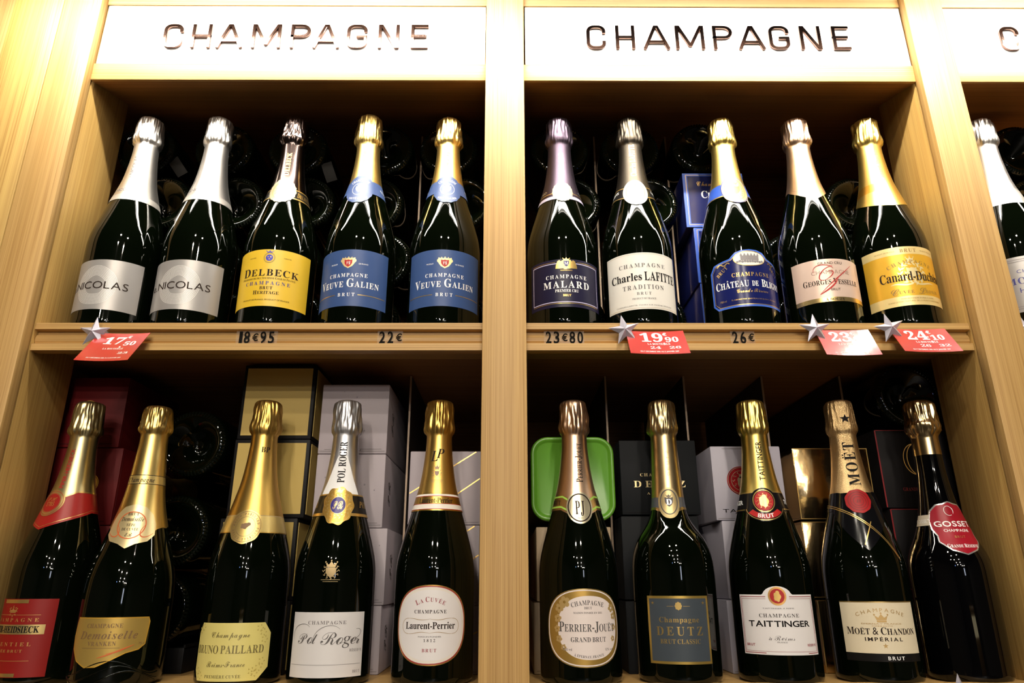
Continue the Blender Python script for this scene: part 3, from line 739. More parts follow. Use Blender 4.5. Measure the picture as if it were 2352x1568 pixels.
g = G2().line(bez((-20, 68), (-22, 82), (4, 76), (2, 71)), 0.9, 0.3).line(bez((2, 75), (-14, 72), (-20, 54), (-8, 57)), 1.3, 0.4).line(bez((-8, 57), (2, 62), (6, 70), (-4, 68)), 1.2, 0.4)
g.line(bez((-16, 39), (-6, 50), (14, 66), (27, 77)), 1.1, 0.3).line(bez((-16, 39), (-9, 43), (2, 48), (7, 60)), 2.0, 0.4)
b.g('scribble', g, REDI, l, 0.55)

b = Bottle(0.4845, 'U', -4, 'yellow-gold foiled bottle with orange gold label by right oak wall', grp=ROWU)
f = b.foil(F_YGOLD, lambda a: 163+22*min(1.0, (abs(a)/120)**1.4))
b.strip('foil_band', foilm('orange_gold_foil', (0.80, 0.45, 0.07), 0.34), 190, 203, 0.5, f, a0=-170, a1=-25, n=40)
b.g('lettering', neck(G2(), 'Canard-Duchêne', 'serif', 205, 262, 5.0), mat('dull_gold_ink', (0.45, 0.30, 0.07), 0.4, 0.6), f, 0.55)
l = b.label(rect_pts(54, 25, 100.5), mat('orange_gold_label', (0.78, 0.43, 0.035), 0.34, 0.35))
PB = mat('pale_gold_band', (0.80, 0.62, 0.27), 0.36, 0.3)
b.label(rect_pts(54, 90.5, 100.5), PB, 'label_band', 0.3, l); b.label(rect_pts(54, 25, 37), PB, 'label_band', 0.3, l)
g = G2().wreath(0, 66, 13, 14, 0.55).wreath(0, 64, 7, 9, 0.7).crown(0, 84, 9, 7).shield(0, 66, 12, 14)
for s_ in (-1, 1): g.line(bez((0, 54), (s_*8, 47), (s_*16, 55), (s_*25, 52)), 2.2, 0.5)
b.g('emblem', g, mat('pale_gold_print', (0.86, 0.70, 0.36), 0.35, 0.4), l, 0.35)
b.g('lettering', G2().text('Canard-Duchêne', 'serif', 4, 62, 11.5, 80, gap=0.05, off=-0.015), INKB, l, 0.5)
g = G2().text('CHAMPAGNE', 'serif', 0, 80.5, 4.6, 54, arc=55, gap=0.42, off=-0.018).text('BRUT', 'serif', 0, 95.3, 4.4, 19, gap=0.25, off=-0.01).text('PRODUIT DE FRANCE', 'sans', -26, 95, 1.5, 22).text('PRODUCT OF FRANCE', 'sans', 26, 95, 1.5, 22)
g.text('C', 'script', -22, 42.5, 8).text('uvée', 'serif', -10, 41.8, 3.8, 16, sc=1.0, off=-0.015, gap=0.2).text('L', 'script', 8, 42.5, 8).text('éonie', 'serif', 21, 41.8, 3.8, 18, sc=1.0, off=-0.015, gap=0.2)
g.text('MAISON FONDÉE EN 1868 À LUDES', 'sans', 2, 33.6, 1.6, 38).text('DANS LE PARC NATUREL DE LA MONTAGNE DE REIMS', 'sans', 0, 30.3, 1.6, 62)
b.g('lettering', g, mat('muted_gold_brown_ink', (0.30, 0.17, 0.03), 0.5), l, 0.45)

b = Bottle(0.6392, 'U', -6, 'white-foiled bottle half hidden behind the right oak post', grp=ROWU)
f = b.foil(F_SILVER, 168)
b.strip('foil_band', mat('silver_hem', (0.62, 0.58, 0.53), 0.45, 0.7), 172, 192, 0.55, f)
l = b.label(rect_pts(50, 20, 90), mat('silver_grey_paper', (0.36, 0.34, 0.325), 0.36, 0.3))
b.g('border', G2().rect(-50, 50, 86, 86.6).rect(-50, 50, 83.4, 84).rect(-50, 50, 24, 24.6).rect(-50, 50, 26.6, 27.2), GREYI, l, 0.4)
b.g('lettering', G2().text('CHAMPAGNE', 'sans', 0, 71, 4.2, 48, gap=0.3).text('MONOPOLE', 'serif', 0, 59, 8.0, 74, gap=0.2).text('HEIDSIECK', 'sans', 0, 47, 6.0, 50, gap=0.2), NAVYI, l, 0.45)

# --- lower shelf, left bay -------------------------------------------------
b = Bottle(-0.4835, 'L', -18, 'gold-foiled bottle with red neck band and red label, lower left corner', grp=ROWL, y=0.068)
lo = lambda a: 156+20*min(1.0, abs(a)/95)
f = b.foil(F_CGOLD, lo)
REDP = mat('red_satin_paper', (0.32, 0.013, 0.010), 0.36, spec=0.35)
nb = b.strip('neck_band', REDP, lo, lambda a: 186+12*min(1.0, abs(a)/60), 0.6)
b.strip('gold_line', GOLDI, lambda a: 186.4+12*min(1.0, abs(a)/60), lambda a: 187.6+12*min(1.0, abs(a)/60), 0.7, nb)
b.strip('gold_line', GOLDI, lambda a: lo(a)+2.6, lambda a: lo(a)+3.1, 0.7, nb)
md = medal(b, 'medallion', mat('medal_gold', (0.72, 0.55, 0.22), 0.3, 0.9), 0, 186, 15)
b.g('medal_field', G2().disc(0, 186, 10.2), REDP, md, 1.0, 3.0)
b.g('lettering', G2().text('1785', 'serif', 0, 184.5, 4.6, 10.5).text('PH', 'script', 0, 190, 4), GOLDI, md, 1.1)
b.g('medal_ring', G2().ring(0, 186, 13.6, 13.6, 0.45).ring(0, 186, 11, 11, 0.4), REDI, md, 1.05)
b.g('lettering', neck(G2(), 'PIPER-HEIDSIECK', 'sansb', 203, 249, 4.6, 4), REDI, f, 0.6)
l = b.label(rect_pts(44, 8.5, 84.3), mat('deep_red_label', (0.24, 0.009, 0.007), 0.45, spec=0.3))
b.g('gold_bar', G2().rect(-16, 16, 80, 83.6), GOLDI, l, 0.4); b.g('gold_bar', G2().rect(-16, 16, 9, 12.4), GOLDI, l, 0.4)
nm = b.g('name_bar', G2().rect(-36, 36, 49.5, 59), mat('dull_gold_bar', (0.62, 0.45, 0.18), 0.35, 0.8), l, 0.4, 3.0)
b.g('lettering', G2().text('PIPER-HEIDSIECK', 'serif', 0, 54.3, 6.2, 62, gap=0.05, off=0.01), BLACK, nm, 0.55)
g = G2().text('CHAMPAGNE', 'serif', 0, 63.5, 3.4, 58, gap=0.6).text('ESSENTIEL', 'serif', 0, 40, 3.6, 52, gap=0.6).text('CUVÉE BRUT', 'serif', 0, 33.5, 2.6, 38, gap=0.3).rect(-30, 30, 68.2, 68.6).rect(-27, 27, 24, 24.4)
g.crown(0, 73, 10, 5).wreath(0, 72, 4.6, 8, 0.5)
b.g('lettering', g, mat('dim_gold_ink', (0.55, 0.30, 0.09), 0.4, 0.5), l, 0.42)

DEM = [(0, 40), (3, 43.2), (10, 45.5), (80, 46), (100, 45), (118, 42), (134, 37), (160, 29), (188, 22), (211, 18.6), (237, 16.3), (255, 14.8), (272, 14.4)]
b = Bottle(-0.3962, 'L', 9, 'curvy gold-foiled bottle with ornate gold label and swirls moulded in glass', DEM, grp=ROWL, y=0.054)
lo = lambda a: 140+20*min(1, abs(a)/70)+1.4*math.cos(R(a*7))
f = b.foil(F_GOLD, lo, top=299)
b.strip('foil_band', mat('gold_band_satin', (0.80, 0.60, 0.22), 0.35, 0.8), 206, 216, 0.55, f)
b.strip('brown_line', INKB, 215.6, 216.2, 0.65, f); b.strip('brown_line', INKB, 205.8, 206.4, 0.65, f)
b.g('lettering', G2().text('Champagne', 'ital', -2, 210.6, 5.2, 30), INKB, f, 0.7)
md = b.label([(-26, 150), (-20, 143), (-9, 140), (0, 135), (9, 140), (20, 143), (26, 150), (25, 162), (20, 172), (11, 180), (0, 183), (-11, 180), (-20, 172), (-25, 162)], mat('cream_gold_seal', (0.82, 0.66, 0.34), 0.33, 0.6), 'neck_label', 0.7)
g = G2().ring(0, 160, 15, 15, 1.1).line(bez((-24, 152), (-14, 142), (-6, 150), (-14, 160)), 1.2, .4).line(bez((24, 152), (14, 142), (6, 150), (14, 160)), 1.2, .4)
b.g('ornament', g, mat('orange_red_ink', (0.65, 0.13, 0.03), 0.4), md, 0.85)
b.g('lettering', G2().text('BRUT', 'serif', 0, 172, 3, 11).text('Demoiselle', 'ital', 0, 166.5, 4.5, 23).text('TÊTE', 'serif', 0, 160, 2.8, 9).text('DE CUVÉE', 'serif', 0, 155.5, 2.8, 17).text('EB', 'script', 0, 149.5, 4, 7), INKB, md, 0.9)
OUT = [(-38, 62), (-37, 66.5), (38, 66.5), (40, 62), (38, 40), (32, 35), (20, 32), (6, 25), (-6, 19.5), (-18, 19), (-30, 25), (-38, 36), (-40, 48)]
l = b.label(OUT, mat('old_gold_label', (0.60, 0.40, 0.10), 0.36, 0.55))
b.g('border', G2().loop(OUT, 1.1), mat('orange_gold_line', (0.75, 0.42, 0.05), 0.4, 0.4), l, 0.4)
b.g('lettering', G2().text('CHAMPAGNE', 'serif', -4, 58.5, 4, 36, gap=0.12).text('Demoiselle', 'bital', 0, 49.5, 7.2, 58, gap=0.12).text('VRANKEN', 'serif', -4, 41.5, 4, 28, gap=0.15).rect(-24, 14, 37.2, 37.6).text('75 cl', 'sans', 34, 41, 2, 6), mat('brown_ink', (0.20, 0.11, 0.045), 0.5), l, 0.45)
b.g('ornament', G2().line(bez((2, 32), (10, 32), (16, 36), (27, 40)), 1.6, .3).line(bez((-6, 28), (0, 30), (4, 31), (8, 32)), 1.2, .3), mat('orange_red_ink', (0.65, 0.13, 0.03), 0.4), l, 0.5)
bm = bmesh.new()                                                       # swirling ridges moulded into the foot of the bottle
for k in range(3):
    pts = [b.pt(u, 8+5*k+7*math.sin((u+k*9)/15.0), -0.3) for u in range(-60, 62, 2)]
    rows = []
    for i, p in enumerate(pts):
        nrm = Vector((p.x, p.y, 0)).normalized(); r = 0.0008
        rows.append([bm.verts.new(p+nrm*r*math.cos(t)+Vector((0, 0, r*math.sin(t)))) for t in (0, PI/3, 2*PI/3, PI, 4*PI/3, 5*PI/3)])
    for a_, c_ in zip(rows, rows[1:]):
        for i in range(6): bm.faces.new((a_[i], c_[i], c_[(i+1) % 6], a_[(i+1) % 6]))
from_bm('moulded_swirl', bm, GLASS, b.root, True)

b = Bottle(-0.2745, 'L', 3, 'gold-foiled bottle with round gold seal and pale yellow label', grp=ROWL)
f = b.foil(F_OGOLD, 152)
b.strip('foil_band', mat('gold_band_satin', (0.80, 0.60, 0.22), 0.35, 0.8), 153, 171, 0.55, f)
b.strip('brown_line', TANI, 170.6, 171.2, 0.65, f)
b.g('lettering', G2().text('BP', 'serif', 7, 247, 6.4, 9.5), INKB, f, 0.6)
pts = [(17.5*(1+0.02*math.cos(8*t))*math.cos(t), 158.5+18.5*(1+0.02*math.cos(8*t))*math.sin(t)) for t in [2*PI*i/48 for i in range(48)]]
md = b.label(pts, mat('seal_gold', (0.80, 0.58, 0.20), 0.33, 0.85), 'round_seal', 0.85)
g = G2().ring(0, 158.5, 10.4, 10.8, 0.4).ring(0, 158.5, 16, 16.8, 0.5).disc(-1, 159, 4, 3.2, 16, 0.15, 5).disc(3, 161, 2.4, 2, 10)
for i, ch in enumerate('BRUNO PAILLARD PREMIERE CUVEE '):
    a = PI*0.95 - 2*PI*i/30
    if ch != ' ': g.text(ch, 'serif', 13.2*math.cos(a), 158.5+13.8*math.sin(a), 2.6, 2.0, rot=math.degrees(a)-90)
b.g('lettering', g, mat('brown_ink', (0.20, 0.11, 0.045), 0.5), md, 1.0)
OUT = [(-42, 15), (-36, 5), (31, 5), (43, 17), (43, 50), (35, 60.4), (-36, 60.4), (-42, 50)]
l = b.label(OUT, paper('pale_yellow_paper', (0.72, 0.62, 0.20)))
g = G2().text('Champagne', 'script', 0, 49, 5.4, 40, off=-0.012).text('BRUNO PAILLARD', 'serif', -2, 35, 7.6, 76, gap=0.07).text('Reims-France', 'script', -2, 21, 5.2, 40, off=-0.012).text('PREMIÈRE CUVÉE', 'serif', -4, 9.5, 2.8, 38, gap=0.16)
b.g('lettering', g, mat('olive_brown_ink', (0.20, 0.16, 0.05), 0.5), l, 0.45)
g = G2()
for x, z in ((34, 51), (30, 55), (36, 44), (-38, 53), (-34, 56), (-36, 14), (-31, 10), (32, 17), (35, 23), (28, 12), (25, 14)): g.wreath(x, z, 3.0, 5, 0.8)
b.g('ornament', g, mat('olive_gold_ink', (0.50, 0.40, 0.10), 0.45), l, 0.4)

b = Bottle(-0.1814, 'L', 6, 'white-foiled bottle with black and gold neck band and white label', grp=ROWL)
f = b.foil(foilm('frosted_silver_foil', (0.74, 0.74, 0.76), 0.42), lambda a: 172)
b.label([(-24, 194), (24, 194), (15, 212), (5.5, 238), (0, 241), (-5.5, 238), (-15, 212)], mat('matt_white_foil', (0.78, 0.77, 0.76), 0.5), 'white_wedge', 0.5, f)
nb = b.strip('neck_band', mat('black_band_paper', (0.010, 0.009, 0.008), 0.3, spec=0.25), 171, 195, 0.62)
b.strip('gold_line', GOLDI, 170.4, 173.6, 0.75, nb); b.strip('gold_line', GOLDI, 193.6, 195.2, 0.75, nb)
b.g('lettering', G2().text('POL', 'serif', 33, 184, 7, 15), GOLDI, nb, 0.75)
b.g('lettering', G2().text('ROGER', 'serif', -38, 184, 7, 19), GOLDI, nb, 0.75)
pts = [(17.5*math.cos(t)*(1+0.045*math.cos(9*t)), 181.5+21*math.sin(t)*(1+0.045*math.cos(9*t))) for t in [2*PI*i/72 for i in range(72)]]
md = b.label(pts, mat('embossed_gold_seal', (0.78, 0.47, 0.10), 0.34, 0.85, bump=('noise', 500, 0.5, 0.0006)), 'medallion', 0.9)
b.g('seal_field', G2().disc(0, 182, 8.2, 9.6), mat('violet_blue_enamel', (0.035, 0.025, 0.20), 0.3), md, 1.05, 3.0)
b.g('emblem', G2().text('PR', 'script', 0, 182, 9, 11).ring(0, 182, 8.6, 10, 0.7).crown(0, 199, 9, 5).wreath(0, 182, 13, 18, 0.28).ring(0, 181.5, 16.3, 19.6, 0.5, 56), mat('bright_gold_ink', (0.88, 0.66, 0.28), 0.3, 0.85), md, 1.15)
b.g('lettering', neck(G2(), 'POL ROGER', 'serif', 208, 256, 8.0, 0, off=-0.012), BLACK, f, 0.75)
g = G2().crown(0, 118, 12, 9).shield(0, 110, 11, 10).wreath(0, 112, 7.5, 12, 0.4).rect(-10, 10, 102.6, 103.2).rect(-8, 8, 100.8, 101.3)
b.g('glass_crest', g, mat('dull_crest_print', (0.36, 0.26, 0.12), 0.4, 0.4), None, 0.3)
l = b.label(rect_pts(42.5, 8, 70.6), paper('white_paper', (0.72, 0.69, 0.68)))
b.g('lettering', G2().text('CHAMPAGNE', 'serif', 0, 60.5, 3.4, 40, gap=0.2, off=-0.02).text('RÉSERVE', 'serif', 33, 33.5, 2.6, 15, gap=0.2, off=-0.02).text('BRUT', 'serif', 35, 13, 2.6, 9, gap=0.3, off=-0.02), GREYI, l, 0.45)
g = G2().text('Pol', 'scr', -20, 46, 11.5, 23, gap=-0.04).text('Roger', 'scr', 16, 45.5, 12, 42, gap=-0.06)
g.line(bez((-38, 44), (-44, 60), (-20, 62), (-18, 56)), 0.5, .2).line(bez((-12, 40), (-18, 52), (4, 64), (14, 54)), 0.5, .2).line(bez((26, 44), (40, 44), (42, 56), (32, 54)), 0.5, .2)
b.g('lettering', g, mat('dark_grey_ink', (0.10, 0.09, 0.085), 0.5), l, 0.45)
b.g('rule_line', G2().rect(-40, 40, 20, 20.35), GREYI, l, 0.4)

b = Bottle(-0.0745, 'L', 0.6, 'gold-foiled bottle with oval white label next to the middle post', grp=ROWL)
f = b.foil(F_OGOLD, 176)
nb = b.strip('neck_band', foilm('gold_band_foil', (0.74, 0.46, 0.10), 0.3), 176, 196, 0.6)
for a_, c_ in ((178, 183.4), (192.6, 194.8)): b.strip('white_line', mat('ivory_line', (0.80, 0.74, 0.66), 0.35), a_, c_, 0.72, nb)
for a_, c_ in ((183.4, 184), (192, 192.6), (177.4, 178)): b.strip('red_line', REDI, a_, c_, 0.74, nb)
b.g('lettering', G2().text('Laurent-Perrier', 'serif', 0, 187.6, 6.0, 40, gap=0.05), INKB, nb, 0.75)
b.g('lettering', G2().text('L', 'bital', -3.6, 239, 12, 8).text('P', 'bital', 3.2, 242, 11, 9), INKB, f, 0.6)
b.g('emblem', G2().crown(0, 226, 6, 5).wreath(0, 219, 4.5, 10, 0.4).shield(0, 218.5, 5, 6).rect(-7, 7, 210.6, 211).rect(-6, 6, 208.6, 209), mat('muted_brown_ink', (0.33, 0.21, 0.16), 0.5), f, 0.6)
OUT = superell(0, 58.3, 41.0, 39.3, 2.35)
l = b.label(OUT, mat('gold_label_edge', (0.66, 0.40, 0.10), 0.3, 0.8))
inr = lambda d: superell(0, 58.3, 41.0-d, 39.3-d, 2.35)
b.label(inr(1.0), mat('claret_line', (0.42, 0.05, 0.05), 0.4), 'red_edge', 0.3, l); b.label(inr(2.1), mat('ivory_line', (0.80, 0.74, 0.66), 0.35), 'ivory_edge', 0.34, l); b.label(inr(5.0), paper('label_white', (0.80, 0.76, 0.75)), 'label_field', 0.38, l)
b.g('lettering', G2().text('Laurent-Perrier', 'serif', 0, 57.5, 6.6, 54, gap=0.05, off=0.004).text('CHAMPAGNE', 'serif', 0, 71, 3.5, 34, gap=0.22, off=-0.005).text('1812', 'serif', 0, 43, 2.6, 12, gap=0.6).text('MAISON FONDÉE', 'sans', 0, 46.6, 1.2, 24), INKB, l, 0.5)
b.g('lettering', G2().text('La Cuvée', 'serif', 0, 83.2, 5.0, 33, sc=0.8, arc=34, gap=0.25, off=-0.01).text('BRUT', 'serif', 0, 33.6, 3.2, 15, gap=0.3), mat('claret_ink', (0.32, 0.06, 0.07), 0.45), l, 0.5)
g = G2()
for s_ in (-1, 1):
    g.line(bez((0, 57+s_*7), (12, 57+s_*4), (14, 57+s_*8), (24, 57+s_*7.5)), 0.6, .25).line(bez((0, 57+s_*7), (-12, 57+s_*4), (-14, 57+s_*8), (-24, 57+s_*7.5)), 0.6, .25)
    g.line(bez((s_*24, 64.5), (s_*34, 64.5), (s_*34, 49.5), (s_*24, 49.5)), 0.5)
b.g('ornament', g, TANI, l, 0.48)

# --- lower shelf, right bay ------------------------------------------------
b = Bottle(0.0800, 'L', 2.5, 'rose-gold foiled bottle with floral oval label in front of green tin', grp=ROWL)
lo = lambda a: 166+11*min(1, abs(a)/45)
f = b.foil(F_ROSE, lo)
nb = b.strip('neck_band', foilm('gold_band_pale', (0.74, 0.54, 0.26), 0.3), lambda a: lo(a)+1, lambda a: lo(a)+17, 0.6)
GRN = mat('lime_green_ink', (0.32, 0.55, 0.08), 0.35)
b.strip('green_line', GRN, lambda a: lo(a)+2.5, lambda a: lo(a)+4.5, 0.72, nb); b.strip('green_line', GRN, lambda a: lo(a)+14, lambda a: lo(a)+16, 0.72, nb)
b.g('lettering', G2().text('BRUT', 'serif', -30, 186, 5.2, 15, rot=-6), INKB, nb, 0.75)
b.g('lettering', G2().text('BRUT', 'serif', 30, 186, 5.2, 15, rot=6), INKB, nb, 0.75)
md = b.label(superell(0, 179, 15, 18, 2.0, 48), mat('pewter_gold_seal', (0.72, 0.64, 0.44), 0.3, 0.85), 'medallion', 0.9)
b.g('emblem', G2().ring(0, 179, 13.4, 16, 1.4).text('PJ', 'serif', 0, 179, 15, 10, off=-0.025).text('1811', 'serif', 0, 166.8, 2.4, 6), INKB, md, 1.05)
b.g('lettering', neck(G2(), 'Perrier-Jouët', 'serif', 208, 254, 7.6, 2, sc=0.72, gap=0.05, off=-0.008), INKB, f, 0.6)
l = b.label(superell(0, 55.2, 44, 38.3, 2.4), mat('antique_gold_edge', (0.62, 0.42, 0.14), 0.3, 0.75))
b.label(superell(0, 55.2, 42.9, 37.2, 2.4), paper('pink_white_paper', (0.80, 0.70, 0.66)), 'rim_line', 0.3, l)
b.label(superell(0, 55.2, 41.6, 36.0, 2.4), mat('antique_gold_field', (0.55, 0.34, 0.08), 0.34, 0.6), 'ornament_field', 0.34, l)
b.label(superell(4, 55.2, 34, 31, 2.3), paper('pink_white_paper', (0.80, 0.70, 0.66)), 'label_field', 0.38, l)
g = G2()
for x, z, r in ((-22, 80, 5), (-28, 74, 4), (-30, 64, 3.5), (-31, 54, 3), (-29, 44, 3), (-24, 36, 2.6), (31, 74, 3.6), (34, 66, 3), (34, 55, 2.6), (32, 44, 2.4)):
    for i in range(5):
        a = 2*PI*i/5+x; g.disc(x+r*0.75*math.cos(a), z+r*0.75*math.sin(a), r*0.5, n=10)
b.g('flower_ornament', g, mat('flower_gold', (0.72, 0.50, 0.20), 0.35, 0.5), l, 0.46)
g = G2().text('Perrier-Jouët', 'serif', 3, 56, 9.6, 63, sc=0.75, gap=0.06, off=-0.006).text('GRAND BRUT', 'serif', 3, 43.5, 4.6, 38, gap=0.08, off=-0.012).text('CHAMPAGNE', 'serif', 3, 79.5, 4.6, 36, arc=60, gap=0.16, off=-0.02).text('BRUT', 'serif', 3, 74.2, 2.4, 8).text('MAISON FONDÉE EN 1811', 'serif', 3, 69.4, 1.8, 31)
g.text('750 ml', 'sans', -20, 34, 2.4, 10).text('12% vol', 'sans', 26, 34, 2.4, 10).text('À ÉPERNAY, FRANCE', 'serif', 3, 27, 2.4, 32, arc=-60, off=-0.02)
b.g('lettering', g, mat('dark_grey_ink', (0.10, 0.09, 0.085), 0.5), l, 0.5)

DEU = [(0, 40), (1.5, 42.6), (5, 44.5), (100, 45.5), (118, 45), (130, 43.5), (142, 39.5), (152, 34), (162, 27), (172, 21.8), (185, 18.8), (211, 17), (237, 15.6), (255, 14.8), (272, 14.4)]
b = Bottle(0.1825, 'L', -9, 'broad-shouldered bottle with pale gold foil and slate grey label', DEU, grp=ROWL)
f = b.foil(F_PGOLD, lambda a: 172+6*min(1, abs(a)/50))
nb = b.strip('neck_band', mat('slate_band', (0.08, 0.085, 0.10), 0.35), lambda a: 177+4*min(1, abs(a)/50), lambda a: 190+2*min(1, abs(a)/50), 0.6)
md = b.label(superell(0, 185, 12, 17.5, 2.1, 44), mat('pale_gold_seal', (0.62, 0.48, 0.23), 0.4, 0.6), 'medallion', 0.9)
g = G2().ring(0, 186, 9.8, 14.4, 1.2).shield(0, 186, 9, 11).crown(0, 193, 6, 3)
b.g('emblem', g, mat('dark_grey_ink', (0.10, 0.09, 0.085), 0.5), md, 1.05)
b.g('emblem', G2().text('D', 'serif', 0, 186, 6), SILVI, md, 1.15)
g = G2()
for i, ch in enumerate('DEUTZ'): g.text(ch, 'sans', 2, 218+i*6.4, 3.0, 3.6, rot=90)
b.g('lettering', g, mat('embossed_gold', (0.42, 0.30, 0.12), 0.3, 0.8), f, 0.6)
l = b.label(rect_pts(34.5, 19.8, 86), mat('label_gold_edge', (0.62, 0.42, 0.10), 0.33, 0.75))
b.label(rect_pts(31.8, 22.4, 83.4), mat('slate_label', (0.055, 0.068, 0.082), 0.4, spec=0.3), 'label_field', 0.36, l)
g = G2().text('Champagne', 'serif', 0, 62.5, 5.0, 42, gap=0.14, off=-0.02).text('DEUTZ', 'serif', 0, 51.5, 8.4, 49, gap=0.42, off=-0.022).text('BRUT CLASSIC', 'serif', 0, 41.5, 4.4, 42, gap=0.12, off=-0.02).disc(0, 76, 3.6, 4, 16, 0.08, 8).rect(-12, -5, 75.6, 76).rect(5, 12, 75.6, 76).star(-27.5, 79, 2).star(27.5, 79, 2)
b.g('lettering', g, mat('label_gold_ink', (0.52, 0.36, 0.12), 0.35, 0.7), l, 0.5)

b = Bottle(0.2870, 'L', -13, 'yellow-gold foiled bottle with white label and round red seal', grp=ROWL)
f = b.foil(F_YGOLD, 176)
nb = b.strip('neck_band', mat('black_satin_band', (0.007, 0.006, 0.007), 0.2, spec=0.35), 175.5, 197, 0.62)
b.strip('gold_line', GOLDI, 177, 177.8, 0.75, nb); b.strip('gold_line', GOLDI, 196, 197.4, 0.75, nb)
md = b.label([(23*math.cos(t)*(0.72 if math.sin(t) > 0 else 1.0), 180.5+(21 if math.sin(t) > 0 else 17)*math.sin(t)) for t in [2*PI*i/48 for i in range(48)]], mat('black_satin_band', (0.007, 0.006, 0.007), 0.2, spec=0.35), 'medallion', 0.8)
b.g('gold_line', G2().ring(0, 186.5, 12, 13, 1.1).ring(0, 180.5, 21.5, 16, 0.7, 30, 190, 350), GOLDI, md, 0.95)
b.g('seal_field', G2().disc(0, 186.5, 10.2, 11.2), REDI, md, 0.95, 3.0)
b.g('emblem', G2().disc(0, 186, 5, 6.5, 18, 0.1, 5).disc(0.5, 191, 2.6, n=12).wreath(0, 186.5, 7.4, 12, 0.25), GOLDI, md, 1.1)
pts = [(math.sin(R(a))*r, 186+math.cos(R(a))*r*0.86) for r, rng in ((23, range(128, 233, 8)), (16.5, range(232, 127, -8))) for a in rng]
b.g('red_ribbon', G2().poly(pts), mat('ribbon_red', (0.42, 0.015, 0.014), 0.4, spec=0.3), md, 1.0, 3.0)
b.g('lettering', G2().text('BRUT', 'sansb', 0, 169.3, 4.4, 17, arc=-26), WHITEI, md, 1.12)
b.g('lettering', G2().text('NGER', 'sansb', -33, 186, 5, 16), WHITEI, nb, 0.75)
b.g('lettering', G2().text('TAITTI', 'sansb', 36, 186, 5, 20), WHITEI, nb, 0.75)
b.g('lettering', neck(G2(), 'TAITTINGER', 'sansb', 210, 256, 6.0, 2, gap=0.12), INKB, f, 0.6)
OUT = [(-43, 28), (43, 28), (43, 87), (16, 87)] + [(15*math.cos(R(a)), 85.5+10*math.sin(R(a))) for a in range(15, 170, 15)] + [(-16, 87), (-43, 87)]
l = b.label(OUT, paper('label_white', (0.80, 0.76, 0.75)))
CL = mat('claret_ink', (0.32, 0.06, 0.07), 0.45)
b.g('border', G2().rect(-41.6, -12, 84.6, 85.3).rect(12, 41.6, 84.6, 85.3).rect(-41.6, -40.9, 29.4, 85).rect(40.9, 41.6, 29.4, 85).rect(-41.6, -17, 29.4, 30.1).rect(27, 41.6, 29.4, 30.1)
    .rect(-39.8, -12, 82.8, 83.1).rect(12, 39.8, 82.8, 83.1).rect(-39.8, -39.5, 31.2, 83).rect(39.5, 39.8, 31.2, 83).rect(-39.8, 39.8, 31.2, 31.5), CL, l, 0.4)
sl = b.g('round_seal', G2().disc(0, 85.5, 9.3), mat('seal_orange_gold', (0.72, 0.40, 0.12), 0.35, 0.7), l, 0.42, 3.0)
b.g('seal_field', G2().disc(0, 85.5, 7.4), REDI, l, 0.5, 3.0)
b.g('emblem', G2().disc(0, 85, 3.6, 5, 18, 0.12, 5).disc(0.4, 89, 2, n=12), GOLDI, l, 0.58)
b.g('lettering', G2().text('TAITTINGER', 'sansb', 0, 58.3, 5.8, 66, gap=0.1), BLACK, l, 0.45)
b.g('lettering', G2().text('CHAMPAGNE', 'serif', 0, 66.3, 3.6, 41, gap=0.2, off=-0.012).text('à Reims', 'scr', 0, 44.5, 4.6, 26).text('FRANCE', 'sans', 0, 40.3, 1.2, 10).text('TAITTINGER À REIMS', 'sans', 0, 73.3, 1.1, 32), mat('dark_grey_ink', (0.10, 0.09, 0.085), 0.5), l, 0.45)
b.g('lettering', G2().text('BRUT', 'sansb', -33, 37.5, 2.4, 10).text('RÉSERVE', 'sansb', 33, 37.5, 2.4, 12), CL, l, 0.45)

b = Bottle(0.3895, 'L', -13, 'gold mesh-foiled bottle with black cravat, red seal and cream label', grp=ROWL)
lo = lambda a: 128+44*min(1, abs(a)/110)
FM = foilm('hatched_gold_foil', (0.80, 0.56, 0.28), 0.34, ('voronoi', 1700, 0.6, 0.0005))
f = b.foil(FM, lambda a: 196, wr=0.6)
pts = []
nb = b.strip('neck_cravat', mat('black_cravat_paper', (0.004, 0.004, 0.005), 0.14, spec=0.4), lambda a: 132+(44 if abs(a) > 62 else 44*(abs(a)/62)**1.1), lambda a: 197-6*max(0, 1-abs(a)/50), 0.62, n=96)
g = G2()
def cr(z): return z
for o_ in (0, 2.2): g.line([(-46+ i*6.8, 184-o_-(i*i)*0.42) for i in range(13)], 0.8)
g.line([(8-i*2.2, 163-i*5) for i in range(6)], 1.0).line([(44-i*3.5, 183-i*3) for i in range(3)], 0.9)
b.g('gold_line', g, GOLDI, nb, 0.85)
md = medal(b, 'wax_seal', mat('red_wax', (0.36, 0.010, 0.012), 0.45, spec=0.3), 0, 186, 13.5, 13.5, 0.02, 9, 1.2)
b.g('seal_ring', G2().ring(0, 186, 10.6, 10.6, 0.6).ring(0, 186, 8, 8, 0.5).ring(0, 186, 5.4, 5.4, 0.5).text('MC', 'script', 0, 186, 4, 5), mat('dark_red_ink', (0.13, 0.003, 0.004), 0.5), md, 1.4)
b.g('lettering', neck(G2(), 'MOËT', 'serif', 204, 255, 12.0, 1, gap=0.26, off=-0.02), BLACK, f, 0.9)
b.g('star', G2().star(1.5, 283, 5.2), BLACK, f, 3.6)
l = b.label(rect_pts(41, 29.2, 80), paper('cream_label_paper', (0.76, 0.66, 0.47)))
b.label(rect_pts(41, 79, 80), GOLDI, 'gold_edge', 0.4, l)
